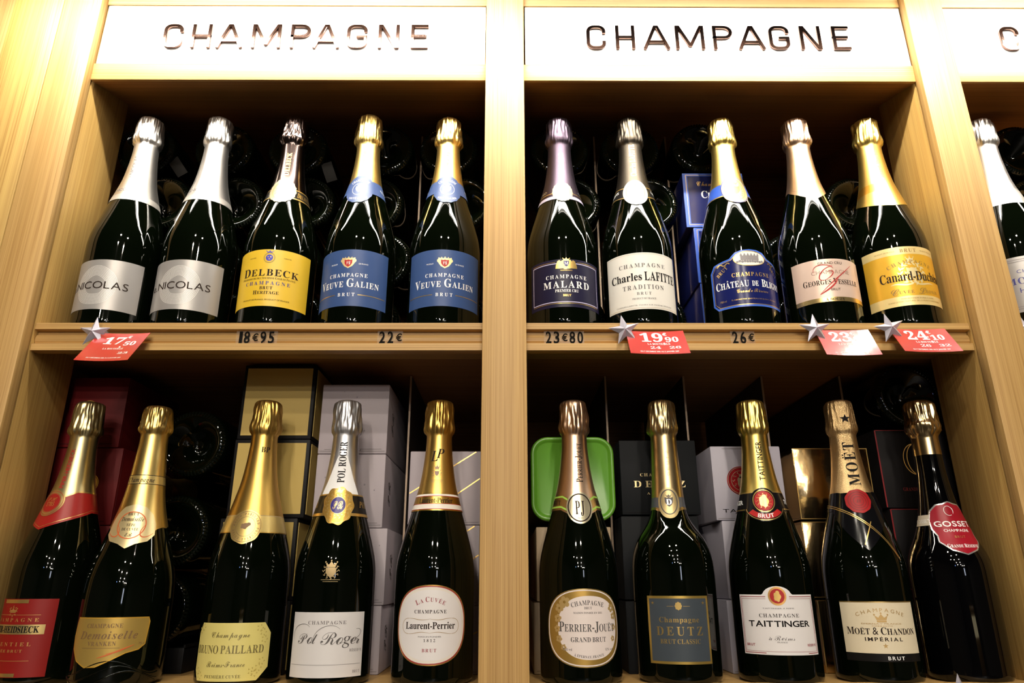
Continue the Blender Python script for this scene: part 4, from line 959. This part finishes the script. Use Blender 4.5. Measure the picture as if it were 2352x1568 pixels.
g = G2().text('Moët & Chandon', 'serif', 0, 51, 7.0, 72, sc=0.84, gap=0.06, off=-0.002).text('IMPÉRIAL', 'sansb', 0, 43, 3.6, 37, gap=0.34)
b.g('lettering', g, INKB, l, 0.45)
b.g('lettering', G2().text('CHAMPAGNE', 'sans', 0, 71.5, 3.6, 50, arc=62, gap=0.5).crown(0, 64, 13, 9).star(0, 36.6, 2.8).text('ÉPERNAY FRANCE', 'sans', 0, 58.0, 1.3, 40).text('FONDÉ EN 1743', 'sans', 0, 55.8, 1.2, 20), mat('label_tan_gold', (0.55, 0.36, 0.14), 0.4, 0.4), l, 0.45)
l2 = b.label(rect_pts(41, 21.5, 28.6), mat('black_band_paper', (0.010, 0.009, 0.008), 0.3, spec=0.25), 'black_label')
b.g('lettering', G2().text('BRUT', 'sansb', 9, 25, 3.4, 17, gap=0.34), WHITEI, l2, 0.4)

GOS = [(0, 37), (2, 39.5), (6, 41), (108, 41.5), (122, 40.5), (134, 37), (146, 31.5), (160, 26), (178, 21), (200, 17.5), (225, 15.2), (255, 14.3), (272, 14.2)]
b = Bottle(0.4838, 'L', -1, 'black slim-necked bottle with red shield label on the shoulder', GOS, GLASSB, grp=ROWL)
b.foil(foilm('smooth_antique_foil', (0.62, 0.46, 0.24), 0.22), 241, wr=1.25, hood=[(262, 14.6), (266, 16.0), (270, 18.6), (276, 19.6), (281, 18.0), (286, 17.2), (298, 17.0), (303, 16.2), (306, 14.2), (307.6, 10.5), (308, 0.01)])
nb = b.strip('paper_strap', mat('beige_paper', (0.62, 0.54, 0.42), 0.4), lambda a: 156+(4 if a > 0 else 4), lambda a: 172, 0.5, a0=-100, a1=100, n=60)
b.g('lettering', G2().text('GOSSET', 'sans', -33, 165, 4, 20), WHITEI, nb, 0.65)
OUT = [(0, 127), (14, 132), (23, 141), (22, 148), (25, 155), (25, 165), (21, 176), (13, 183), (6, 184), (0, 186.5), (-6, 184), (-13, 183), (-21, 176), (-25, 165), (-25, 155), (-22, 148), (-23, 141), (-14, 132)]
sh = b.label(OUT, mat('silver_rim', (0.72, 0.70, 0.70), 0.25, 0.8), 'shield_label', 0.8)
IN = [(x*0.93, 157+(z-157)*0.95) for x, z in OUT]
b.label(IN, mat('crimson_label', (0.32, 0.006, 0.018), 0.36, spec=0.35), 'label_field', 0.9, sh)
b.g('lettering', G2().text('GOSSET', 'sansb', 0, 161, 6.0, 41, gap=0.12).text('CHAMPAGNE', 'sans', 0, 153.6, 3.0, 27).text('Grande Réserve', 'serif', 0, 137, 3.8, 33, sc=0.8).ring(-2, 175.5, 4.6, 5.6, 0.5, 20, 60, 300).line(bez((2, 172), (4, 176), (2, 179), (0, 180)), 0.9, .3), WHITEI, sh, 1.05)
b.g('lettering', G2().text('BRUT', 'sans', 0, 146.6, 2.6, 11, gap=0.3), GOLDI, sh, 1.05)

# ------------------------------------------------------------------ bottles lying in the storage behind
def lying_proto():
    k = 0.0420/44; rt = thing('lying_bottle', 'x', 'bottle'); n = 48
    ring = [(0.5, 27), (5, 26.5), (9, 24), (16, 14), (24, 6.5), (31, 2.2), (34.5, 0.4), (36.5, 0.0), (39.5, 1.6), (42, 4.2), (43.6, 8), (44, 13), (44, 110)]
    f_ = interp(STD)
    ring += [(f_(z), z) for z in range(118, 272, 12)] + [(14.4, 272)]
    bm = bmesh.new(); rows = []
    for r, z in ring: rows.append([bm.verts.new((r*k*math.sin(2*PI*i/n), z*k, -r*k*math.cos(2*PI*i/n))) for i in range(n)])
    for a, c in zip(rows, rows[1:]):
        for i in range(n): bm.faces.new((a[i], c[i], c[(i+1) % n], a[(i+1) % n]))
    bmesh.ops.recalc_face_normals(bm, faces=bm.faces[:])
    from_bm('glass_body', bm, GLASS, rt, True, 60)
    bm = bmesh.new()                                             # knurled bearing ring: a row of small glass ribs
    for i in range(60):
        a = 2*PI*i/60; m = Matrix.Rotation(a, 4, 'Y')
        for q in ((37.2, -0.5, 0.0), ):
            vs = []
            for (r, y, t) in ((35.6, 0.3, -1.2), (35.6, 0.3, 1.2), (41.8, 3.0, 1.3), (41.8, 3.0, -1.3), (37.4, -1.1, 0.0), (40.0, -0.1, 0.0)):
                vs.append(bm.verts.new(m @ Vector((t*k, y*k, -r*k))))
            for fc in ((0, 1, 4), (1, 2, 5, 4), (2, 3, 5), (3, 0, 4, 5)): bm.faces.new([vs[j] for j in fc])
    bmesh.ops.recalc_face_normals(bm, faces=bm.faces[:])
    from_bm('knurled_ring', bm, mat('ribbed_glass', (0.006, 0.008, 0.005), 0.12), rt)
    hf = interp(HOOD); bm = bmesh.new(); rows = []
    for z in (205, 225, 245, 262, 268, 272, 276, 280, 284, 296, 302, 306, 307.6, 307.9):
        r = hf(z) if z > 262 else f_(z)+0.5
        rows.append([bm.verts.new((r*k*math.sin(2*PI*i/32), z*k, -r*k*math.cos(2*PI*i/32))) for i in range(32)])
    for a, c in zip(rows, rows[1:]):
        for i in range(32): bm.faces.new((a[i], c[i], c[(i+1) % 32], a[(i+1) % 32]))
    bm.faces.new(rows[-1]); bmesh.ops.recalc_face_normals(bm, faces=bm.faces[:])
    from_bm('foil_capsule', bm, F_GOLD, rt, True)
    return rt
PROTO = lying_proto(); USED = [False]
def lying(x, z, label, group, y=0.115, flip=False):
    if not USED[0]: o = PROTO; USED[0] = True
    else:
        o = PROTO.copy(); COL.objects.link(o)
        for ch in PROTO.children:
            c = ch.copy(); COL.objects.link(c); c.parent = o
    o.location = (x, y, Z0+z); o.rotation_euler = (0, R(random.uniform(0, 360)), 0)
    if flip: o.rotation_euler = (0, 0, PI); o.location.y = y+0.295
    o['label'] = label; o['group'] = group
    return o
RZ = (0.581, 0.4945, 0.408, 0.3225)
GU = 'bottles lying behind the upper shelf display'
zz = {0: ((-0.508, 'behind the first silver-foiled bottle'), (-0.398, 'behind the second silver-foiled bottle'), (-0.294, 'behind the dark-foiled bottle'), (-0.1715, 'right of the fourth upper bottle'), (-0.080, 'behind the bottle next to the middle post'), (0.077, 'behind the mauve-foiled bottle'), (0.178, 'behind the taupe-foiled bottle'), (0.2787, 'on top of the blue gift boxes'), (0.735, 'in the bay cut by the right photo edge')),
      1: ((-0.473, 'behind the first silver-foiled bottle'), (-0.373, 'behind the second silver-foiled bottle'), (-0.276, 'behind the dark-foiled bottle'), (-0.181, 'right of the fourth upper bottle'), (-0.059, 'behind the bottle next to the middle post'), (0.091, 'behind the mauve-foiled bottle'), (0.199, 'behind the taupe-foiled bottle'), (0.4844, 'left of the orange gold label bottle'), (0.741, 'in the bay cut by the right photo edge')),
      2: ((-0.505, 'behind the first silver-foiled bottle'), (-0.396, 'behind the second silver-foiled bottle'), (-0.290, 'behind the dark-foiled bottle'), (-0.166, 'right of the fourth upper bottle'), (-0.078, 'behind the bottle next to the middle post'), (0.079, 'behind the mauve-foiled bottle'), (0.181, 'behind the taupe-foiled bottle'), (0.388, 'behind the rose-gold foiled bottle'), (0.478, 'left of the orange gold label bottle'), (0.735, 'in the bay cut by the right photo edge')),
      3: ((-0.476, 'behind the first silver-foiled bottle'), (-0.372, 'behind the second silver-foiled bottle'), (-0.276, 'behind the dark-foiled bottle'), (-0.180, 'right of the fourth upper bottle'), (-0.062, 'behind the bottle next to the middle post'), (0.091, 'behind the mauve-foiled bottle'), (0.197, 'behind the taupe-foiled bottle'), (0.393, 'behind the rose-gold foiled bottle'), (0.486, 'left of the orange gold label bottle'), (0.741, 'in the bay cut by the right photo edge'))}
for r_, lst in zz.items():
    for x, where in lst:
        z = RZ[r_] + (0.0035 if abs(x-0.2787) < 1e-6 else 0)
        lying(x, z, 'dark bottle lying base first %s, %s' % (where, ('top row', 'second row', 'third row', 'bottom row')[r_]), GU)
GLW = 'bottles lying behind the lower shelf display'
lying(-0.381, 0.1615, 'dark bottle lying base first beside the yellow boxes, topmost', GLW)
lying(-0.388, 0.0580, 'dark bottle lying base first beside the yellow boxes, middle one', GLW)
lying(-0.398, -0.0270, 'dark bottle lying base first beside the yellow boxes, lowest', GLW)
lying(-0.430, 0.1120, 'lying bottle with gold foil neck towards viewer behind curvy gold bottle', GLW, 0.118, True)
lying(0.507, 0.2205, 'dark bottle lying base first on top of the black red-edged boxes', GLW)

# paper price stickers on the storage bottles
PT = mat('grey_sticker_paper', (0.018, 0.017, 0.016), 0.7, spec=0.1)
for x, z, a, nm in ((-0.462, 0.556, 35, 'curled pale paper tag between the two silver-foiled bottles'), (-0.248, 0.548, 20, 'small pale paper tag right of the dark-foiled bottle')):
    t = thing('paper_tag', nm, 'tag', (x, 0.120, Z0+z), 'loose paper tags')
    bm = bmesh.new(); n = 8
    for i in range(n+1):
        b_ = R(-28+56*i/n)
        for h in (-0.0075, 0.0075):
            p = Vector((0.034*math.sin(b_), 0.034*(1-math.cos(b_)), h)); p = Matrix.Rotation(R(90-a), 3, 'Y') @ p
            bm.verts.new(p)
    bm.verts.ensure_lookup_table()
    for i in range(n): bm.faces.new([bm.verts[j] for j in (2*i, 2*i+2, 2*i+3, 2*i+1)])
    from_bm('tag_strip', bm, PT, t, True)

# ------------------------------------------------------------------ gift boxes
YB = 0.115
def carton(name, label, x0, x1, z0, z1, m, grp, y0=YB, dep=0.30, bev=0.0012):
    t = thing(name, label, 'box', ((x0+x1)/2, y0, Z0+z0), grp)
    o = boxo('carton', -(x1-x0)/2, (x1-x0)/2, 0, dep, 0, z1-z0, m, t, bev)
    return t, (x1-x0)/2*1000, (z1-z0)*1000
def face(t, name, g, m, off=0.3, parent=None):
    return flat(name, g, m, parent or t, lambda u, v: Vector((u/1000, -off/1000, v/1000)))
def side(t, name, g, m, hw, off=0.3):                 # print on the right-hand side, u runs back from the front edge
    return flat(name, g, m, t, lambda u, v: Vector(((hw+off)/1000, u/1000, v/1000)))
ORD3 = ('top box', 'middle box', 'lowest box')
RB = mat('dark_red_board', (0.11, 0.005, 0.006), 0.55, spec=0.2)
for i, (x0, x1, z0, z1) in enumerate(((-0.5583, -0.4696, 0.1562, 0.2442), (-0.5506, -0.4623, 0.0645, 0.1555), (-0.5495, -0.4619, -0.0245, 0.0640), (-0.5495, -0.4619, -0.0958, -0.0250))):
    t, hw, hh = carton('gift_box', 'dark red gift box at far left of lower shelf, %s' % ('topmost', 'second from top', 'third from top', 'lowest')[i], x0, x1, z0, z1, RB, 'red gift boxes', dep=0.14)
    if i < 3:
        st = face(t, 'round_sticker', G2().disc(0+(-0.5 if i == 0 else 10), hh*0.535, 11.5), mat('sticker_gold', (0.62, 0.36, 0.06), 0.35, 0.6))
        face(t, 'sticker_ring', G2().ring(0+(-0.5 if i == 0 else 10), hh*0.535, 10.6, 10.6, 0.5).text('PIPER-HEIDSIECK', 'sans', -0.5 if i == 0 else 10, hh*0.535+7.4, 2.0, 19, arc=7.6), INKB, 0.45, st)
    face(t, 'flap_line', G2().rect(-hw+6, hw-8, 4.0, 4.5), BLACK, 0.35)
    side(t, 'pale_edge_line', G2().rect(2.2, 3.2, 3, hh-3), mat('paler_red_edge', (0.24, 0.05, 0.06), 0.4), hw)  # thin paler red line just behind the front edge
YEL = mat('pale_yellow_board', (0.55, 0.40, 0.115), 0.5, spec=0.3); BKB = mat('black_board', (0.006, 0.006, 0.007), 0.55, spec=0.2)
for i, (x0, x1, z0, z1) in enumerate(((-0.3272, -0.2371, 0.1662, 0.2605), (-0.3284, -0.2368, 0.0726, 0.1658), (-0.3340, -0.2434, -0.0186, 0.0722), (-0.3300, -0.2434, -0.0958, -0.0190))):
    t, hw, hh = carton('gift_box', 'pale yellow gift box with black edges, %s of its stack' % ('topmost', 'second', 'third', 'lowest')[i], x0, x1, z0, z1, BKB, 'yellow gift boxes')
    bm = bmesh.new(); box(bm, -hw/1000+0.0042, hw/1000-0.0042, -0.0008, 0.0004, 0.0045, hh/1000-0.0045); from_bm('front_panel', bm, YEL, t)
    bm = bmesh.new(); box(bm, hw/1000-0.0004, hw/1000+0.0008, 0.006, 0.29, 0.0045, hh/1000-0.0045); from_bm('side_panel', bm, YEL, t)
WB = mat('lavender_white_board', (0.47, 0.42, 0.46), 0.55, spec=0.3, bump=('noise', 120, 0.06, 0.0008))
for i, (x0, x1, z0, z1) in enumerate(((-0.2271, -0.1437, 0.1482, 0.2351), (-0.2270, -0.1437, 0.0610, 0.1476), (-0.2199, -0.1370, -0.0240, 0.0606), (-0.2212, -0.1389, -0.0958, -0.0245))):
    t, hw, hh = carton('gift_box', 'plain white gift box behind white-foiled bottle, %s of its stack' % ('topmost', 'second', 'third', 'lowest')[i], x0, x1, z0, z1, WB, 'white gift boxes')
    face(t, 'flap_line', G2().rect(-hw+2, hw-2, 3.0, 3.5).rect(hw-32, hw-31, 3, 6).rect(hw-32, hw-6, 5.4, 5.9).rect(-hw+8, -hw+16, 5, 5.5), GREYI, 0.35)
    g = G2()
    for q in range(5): g.disc(random.uniform(-hw+8, hw-8), random.uniform(12, hh-8), random.uniform(0.6, 1.2), n=10)
    face(t, 'scuff', g, mat('scuff_grey', (0.30, 0.27, 0.31), 0.6), 0.35)
    side(t, 'monogram', G2().text('PR', 'script', 36, hh*0.5, 16, 30, rot=90), mat('dark_grey_ink', (0.10, 0.09, 0.085), 0.5), hw)
for i, (x0, x1, z0, z1) in enumerate(((-0.1143, -0.0286, 0.0644, 0.1512), (-0.1143, -0.0290, -0.0243, 0.0639), (-0.1143, -0.0290, -0.0958, -0.0248))):
    t, hw, hh = carton('gift_box', 'white gift box with thin gold lines by middle post, %s' % ORD3[i], x0, x1, z0, z1, WB, 'gold-lined white boxes')
    face(t, 'gold_line', G2().line([(-hw+1, hh*0.42), (hw-6, hh-1)], 1.3).line([(6, hh*0.34), (hw-1, hh*0.62)], 1.3), GOLDI, 0.35)
    face(t, 'red_dot', G2().disc(3, hh*0.56, 4.5), mat('dot_red', (0.40, 0.02, 0.03), 0.4), 0.4)
    face(t, 'flap_line', G2().rect(-hw+2, hw-2, 2.6, 3.1).rect(4, 26, 4.6, 5.2), GREYI, 0.35)
# green tin: rounded square lid with a raised rim
t = thing('gift_tin', 'bright green rounded tin behind the rose-gold foiled bottle', 'tin', (0.0820, 0.112, Z0+0.0680))
GRT = mat('green_tin_paint', (0.125, 0.36, 0.030), 0.30); hw = 0.0505; hh = 0.1005
def rrect(bm, ins, y):
    vs = []
    for q in range(4):
        cx, cz = ((hw-0.021), (hh-0.021), )[0]*(1 if q in (0, 3) else -1), hh/2 + (hh/2-0.021)*(1 if q in (0, 1) else -1)
        for i in range(9):
            a = R(90*q+90*i/8); vs.append(bm.verts.new((cx+(0.021-ins)*math.cos(a), y, cz+(0.021-ins)*math.sin(a))))
    return vs
bm = bmesh.new(); lv = [rrect(bm, i_, y_) for i_, y_ in ((0.0012, 0.014), (0.0, 0.0035), (0.0008, 0.0008), (0.0022, 0.0), (0.0048, 0.0006), (0.0062, 0.0026), (0.0078, 0.0034))]
for a, c in zip(lv, lv[1:]):
    for i in range(len(a)): bm.faces.new((a[i], a[(i+1) % len(a)], c[(i+1) % len(a)], c[i]))
bm.faces.new(lv[-1]); bmesh.ops.recalc_face_normals(bm, faces=bm.faces[:])
from_bm('lid', bm, GRT, t, True, 50)
bm = bmesh.new(); lv = [rrect(bm, i_, y_) for i_, y_ in ((0.0016, 0.0138), (0.0016, 0.28))]
for i in range(len(lv[0])): bm.faces.new((lv[0][i], lv[0][(i+1) % 36], lv[1][(i+1) % 36], lv[1][i]))
bm.faces.new(lv[1]); bmesh.ops.recalc_face_normals(bm, faces=bm.faces[:])
from_bm('tin_body', bm, mat('dark_tin', (0.03, 0.035, 0.03), 0.35, 0.6), t, True, 50)
TB = mat('tan_board', (0.42, 0.31, 0.19), 0.5)
for i, (x0, x1, z0, z1) in enumerate(((0.0370, 0.1250, -0.0205, 0.0617), (0.0330, 0.1230, -0.0958, -0.0212))):
    t, hw_, hh_ = carton('gift_box', 'tan cardboard box under the green tin, %s' % ('upper one', 'lower one')[i], x0, x1, z0, z1, TB, 'tan boxes')
    face(t, 'seam', G2().rect(-hw_+3, hw_-3, 3, 3.6), mat('brown_ink', (0.20, 0.11, 0.045), 0.5), 0.35)
DB = mat('charcoal_board', (0.009, 0.0105, 0.0125), 0.6, spec=0.15)
for i, (x0, x1, z0, z1) in enumerate(((0.1396, 0.2329, 0.0755, 0.1644), (0.1375, 0.2288, -0.0187, 0.0740), (0.1376, 0.2280, -0.0958, -0.0201))):
    t, hw_, hh_ = carton('gift_box', 'charcoal gift box behind the broad-shouldered bottle, %s' % ORD3[i], x0, x1, z0, z1, DB, 'charcoal gift boxes')
    if i == 0: face(t, 'lettering', G2().text('DEUTZ', 'serif', -0.2, 36, 7.5, 62, gap=0.5, off=-0.02).text('CHAMPAGNE', 'serif', 0, 47, 3.6, 46, gap=0.3).text('AY', 'serif', 0, 25, 2.6, 32, gap=6.0), mat('pale_gold_print', (0.86, 0.70, 0.36), 0.35, 0.4), 0.35)
    else: face(t, 'lettering', G2().text('DEUTZ', 'serif', -0.2, 36, 7.5, 62, gap=0.5, off=-0.02), mat('dark_grey_print', (0.05, 0.05, 0.05), 0.4), 0.35)
    face(t, 'seam', G2().rect(-hw_+2, hw_-2, 2.4, 2.9), BLACK, 0.35)
LB = mat('blue_white_board', (0.44, 0.42, 0.50), 0.5)
for i, (x0, x1, z0, z1) in enumerate(((0.2506, 0.3359, 0.0690, 0.1570), (0.2562, 0.3402, -0.0182, 0.0686), (0.2530, 0.3336, -0.0958, -0.0190))):
    t, hw_, hh_ = carton('gift_box', 'bluish white gift box behind the red-sealed white label bottle, %s' % ORD3[i], x0, x1, z0, z1, LB, 'bluish white gift boxes')
    face(t, 'flap_line', G2().rect(-hw_+14, hw_-30, hh_-3.2, hh_-2.7).rect(-hw_+2, hw_-2, 2, 2.5), GREYI, 0.35)
    if i == 0:
        sl = face(t, 'round_seal', G2().disc(-8.8, 46.5, 17), mat('metallic_red', (0.42, 0.015, 0.025), 0.3, 0.5), 0.35)
        face(t, 'seal_print', G2().ring(-8.8, 46.5, 16, 16, 0.7).ring(-8.8, 46.5, 12, 12, 0.6).disc(-8.8, 45, 4.5, 6.5, 16, 0.12, 5).wreath(-8.8, 46.5, 8.8, 10, 0.3).disc(-8.4, 51.5, 2.6), SILVI, 0.5, sl)
        face(t, 'lettering', G2().text('TAITTINGER', 'sans', 0, 11, 4, 68), BLACK, 0.4)
GM = mat('mirror_gold_board', (0.72, 0.52, 0.26), 0.14, 1.0, bump=('noise', 45, 0.25, 0.002))
for i, (x0, x1, z0, z1) in enumerate(((0.3505, 0.4423, 0.0700, 0.1546), (0.3504, 0.4381, -0.0172, 0.0677), (0.3565, 0.4381, -0.0958, -0.0192))):
    t, hw_, hh_ = carton('gift_box', 'shiny gold mirror gift box behind the red seal cravat bottle, %s' % ORD3[i], x0, x1, z0, z1, GM, 'mirror gold gift boxes')
    if i == 0: face(t, 'lettering', G2().text('MOËT', 'serif', 3, 44, 11, 34, rot=90, off=-0.02), INKB, 0.4)
    face(t, 'edge_line', G2().frame(-hw_+0.3, hw_-0.3, 0.3, hh_-0.3, 0.9), GOLDI, 0.4)
GB = mat('soft_black_board', (0.008, 0.007, 0.008), 0.6, spec=0.15)
for i, (x0, x1, z0, z1) in enumerate(((0.4547, 0.5420, 0.0830, 0.1771), (0.4578, 0.5420, -0.0068, 0.0822), (0.4578, 0.5420, -0.0958, -0.0074))):
    t, hw_, hh_ = carton('gift_box', 'black gift box with red edges behind the slim-necked bottle, %s' % ORD3[i], x0, x1, z0, z1, GB, 'black red-edged gift boxes')
    face(t, 'red_edge', G2().rect(-hw_+0.2, -hw_+1.8, 1, hh_-1).rect(-hw_+1, hw_-1, hh_-1.1, hh_-0.3), mat('edge_red', (0.20, 0.008, 0.012), 0.4), 0.4)
    if i == 0:
        face(t, 'ring_emblem', G2().ring(1.5, 58, 15, 19, 0.9, 40, 60, 330).ring(4, 58, 13, 19.5, 0.9, 40, 70, 300).disc(6, 57, 0.8, n=8), GOLDI, 0.4)
        face(t, 'lettering', G2().text('GRANDE RÉSERVE', 'serif', 0, 22, 4, 40), mat('edge_red', (0.20, 0.008, 0.012), 0.4), 0.4)
BLB = mat('blue_border_board', (0.045, 0.115, 0.50), 0.35); BLD = mat('deep_blue_panel', (0.010, 0.014, 0.085), 0.22)
for i, (x0, x1, z0, z1) in enumerate(((0.2472, 0.3320, 0.4565, 0.5412), (0.2561, 0.3400, 0.3742, 0.4558), (0.2580, 0.3420, 0.2793, 0.3736))):
    t, hw_, hh_ = carton('gift_box', 'royal blue gift box behind the castle label bottle, %s' % ORD3[i], x0, x1, z0, z1, BLD, 'blue gift boxes')
    face(t, 'blue_border', G2().frame(-hw_+0.4, hw_-0.4, 0.4, hh_-0.4, 7.0), BLB, 0.25)
    fp = face(t, 'front_panel', G2().rect(-hw_+7, hw_-7, 6, hh_-5), BLD, 0.35)
    face(t, 'gold_line', G2().frame(-hw_+4.4, hw_-4.4, 3.6, hh_-2.8, 0.7), GOLDI, 0.35)
    face(t, 'lettering', G2().text('Château', 'serif', 8, hh_*0.60, 11, 52, sc=0.75, gap=0.06).text('de Bligny', 'serif', 12, hh_*0.36, 9, 46, sc=0.75), WHITEI, 0.5, fp)
    face(t, 'gold_lettering', G2().text('Champagne', 'script', 0, hh_*0.8, 7, 46), GOLDI, 0.5, fp)
tray = thing('bottle_tray', 'low black cardboard tray under the lying bottles on lower shelf', 'tray', (-0.398, 0.13, Z0-0.0958))
boxo('tray_board', -0.036, 0.036, 0, 0.25, 0, 0.0268, BKB, tray, 0.0008)
for s_ in (-1, 1): boxo('tray_wall', s_*0.036-0.001, s_*0.036+0.001, 0, 0.25, 0.0268, 0.030, BKB, tray)

# ------------------------------------------------------------------ prices in the shelf channel
FILM = mat('clear_price_film', (0.85, 0.80, 0.75), 0.08)
FILM.node_tree.nodes['Principled BSDF'].inputs['Alpha'].default_value = 0.05
def price(x0, x1, txt, label):
    t = thing('price_strip', label, 'price label', ((x0+x1)/2, 0.0205, Z0+0.2568), 'black shelf prices')
    n = len(txt); w_ = (x1-x0)*1000
    fl = boxo('film', -w_/2000-0.0015, w_/2000+0.0015, -0.0011, -0.0005, 0.0002, 0.0152, FILM, t)
    g = G2(); x = -w_/2; cw = w_/(n-0.25)
    for ch in txt:
        if ch == '€': g.text('€', 'sansb', x+cw*0.45, 7.4, 8.4, cw*0.75)
        else: g.text(ch, 'sansb', x+cw*0.42, 7.6, 14.0, cw*(0.40 if ch == '1' else 0.72))
        x += cw*(0.75 if ch == '1' else 1.0)
    flat('digits', g, mat('matt_black_digit', (0.008, 0.007, 0.006), 0.9, spec=0.05), t, lambda u, v: Vector((u/1000, -0.0014, v/1000)))
price(-0.3036, -0.2598, '18€95', 'black price 18€95 on the shelf edge under the yellow label bottle')
price(-0.1432, -0.1173, '22€', 'black price 22€ on the shelf edge between the two slate blue labels')
price(0.0466, 0.0895, '23€80', 'black price 23€80 on the shelf edge under the navy label bottle')
price(0.2598, 0.2849, '26€', 'black price 26€ on the shelf edge under the castle label bottle')

CARD = mat('red_gloss_card', (0.55, 0.030, 0.022), 0.24, spec=0.6, coat=1.0)
STARM = mat('silver_lilac_star', (0.62, 0.59, 0.68), 0.35, 0.55)
def tag(xl, xr, ztop, yb, zb, big, cent, label, old1='', old2='', stars=True, srot=8, yaw=0, dz=0.0):
    t = thing('price_tag', label, 'price tag', (xl, 0.0145, Z0+ztop), 'red promotional price tags')
    W_ = (xr-xl)*1000; dv = Vector((0, yb-0.0145, zb-ztop)); H_ = dv.length*1000; dv.normalize()
    nrm = Vector((0, dv.z, -dv.y)).normalized()
    if nrm.y > 0: nrm = -nrm
    cu = lambda u: 0.0015*((u/W_)-0.5)**2*4
    fn = lambda u, v, o=0.0: Vector((u/1000, 0, 0)) + dv*((H_-v)/1000) + nrm*(cu(u)+o/1000)
    g = G2().rect(0, W_, 0, H_)
    bm = g_bm(g, 6.0)
    for v in bm.verts: v.co = fn(v.co.x, v.co.z)
    r_ = bmesh.ops.extrude_face_region(bm, geom=bm.faces[:])
    for v in [e for e in r_['geom'] if isinstance(e, bmesh.types.BMVert)]: v.co += nrm*-0.0005
    bmesh.ops.recalc_face_normals(bm, faces=bm.faces[:])
    card = from_bm('card', bm, CARD, t)
    k = W_/62.0
    g = G2().text(big, 'serif', W_*0.42, H_*0.72, 15*k, 24*k, off=0.01).text(',', 'serif', W_*0.62, H_*0.58, 12*k).text(cent, 'serif', W_*0.76, H_*0.62, 8.5*k, 14*k, off=0.01).text('€', 'sansb', W_*0.66, H_*0.86, 5*k)
    g.text('LA BOUTEILLE', 'serif', W_*0.52, H_*0.43, 3.0*k, 24*k)
    if old1: g.text(old1, 'serif', W_*0.45, H_*0.27, 4.2*k, 11*k)
    if old2: g.text(old2, 'serif', W_*0.78, H_*0.27, 4.0*k, 12*k)
    g.text('DU 7 DÉCEMBRE 2016 AU 3 JANVIER 2017', 'sansb', W_*0.50, H_*0.10, 1.9*k, 40*k)
    bm = g_bm(g)
    for v in bm.verts: v.co = fn(v.co.x, v.co.z, 0.15)
    from_bm('lettering', bm, WHITEI, t)
    bm = bmesh.new(); c0 = Vector((-0.002, -0.0075, -0.001+dz))
    tip = [Vector(((0.0185 if i % 2 == 0 else 0.0074)*math.sin(R(srot)+PI*i/5), 0, (0.0185 if i % 2 == 0 else 0.0074)*math.cos(R(srot)+PI*i/5))) for i in range(10)]
    f0 = bm.verts.new(c0+Vector((0, -0.0058, 0))); b0 = bm.verts.new(c0+Vector((0, 0.0035, 0)))
    tv = [bm.verts.new(c0+p) for p in tip]
    for i in range(10):
        bm.faces.new((f0, tv[i], tv[(i+1) % 10])); bm.faces.new((b0, tv[(i+1) % 10], tv[i]))
    bmesh.ops.recalc_face_normals(bm, faces=bm.faces[:])
    from_bm('star', bm, STARM, t)
    boxo('clip', 0.0, 0.006, -0.003, 0.006, -0.002, 0.004, STARM, t)
tag(-0.4570, -0.3999, 0.2668, -0.0215, 0.2235, '17', '50', 'red price tag 17,50 with silver star, under the first upper bottle', '', '23', srot=0)
tag(0.1375, 0.2028, 0.2696, -0.0100, 0.2350, '19', '90', 'red price tag 19,90 with silver star, under the cream label bottle', '24', '26', srot=-10)
tag(0.3530, 0.4142, 0.2712, -0.0060, 0.2348, '23', '90', 'washed-out red price tag with silver star, under pink beige label bottle', srot=-2)
tag(0.4380, 0.5019, 0.2723, -0.0090, 0.2378, '24', '10', 'red price tag 24,10 with silver star beside the right oak post', '26', '32', srot=-12)
tag(0.5900, 0.6520, 0.2720, -0.0080, 0.2360, '19', '90', 'red price tag behind the right post, only its star showing', srot=-8)
tag(0.4400, 0.5020, -0.1030, -0.0100, -0.1400, '39', '90', 'red price tag on the lower shelf, star tip at the bottom frame edge', srot=0, dz=0.002)
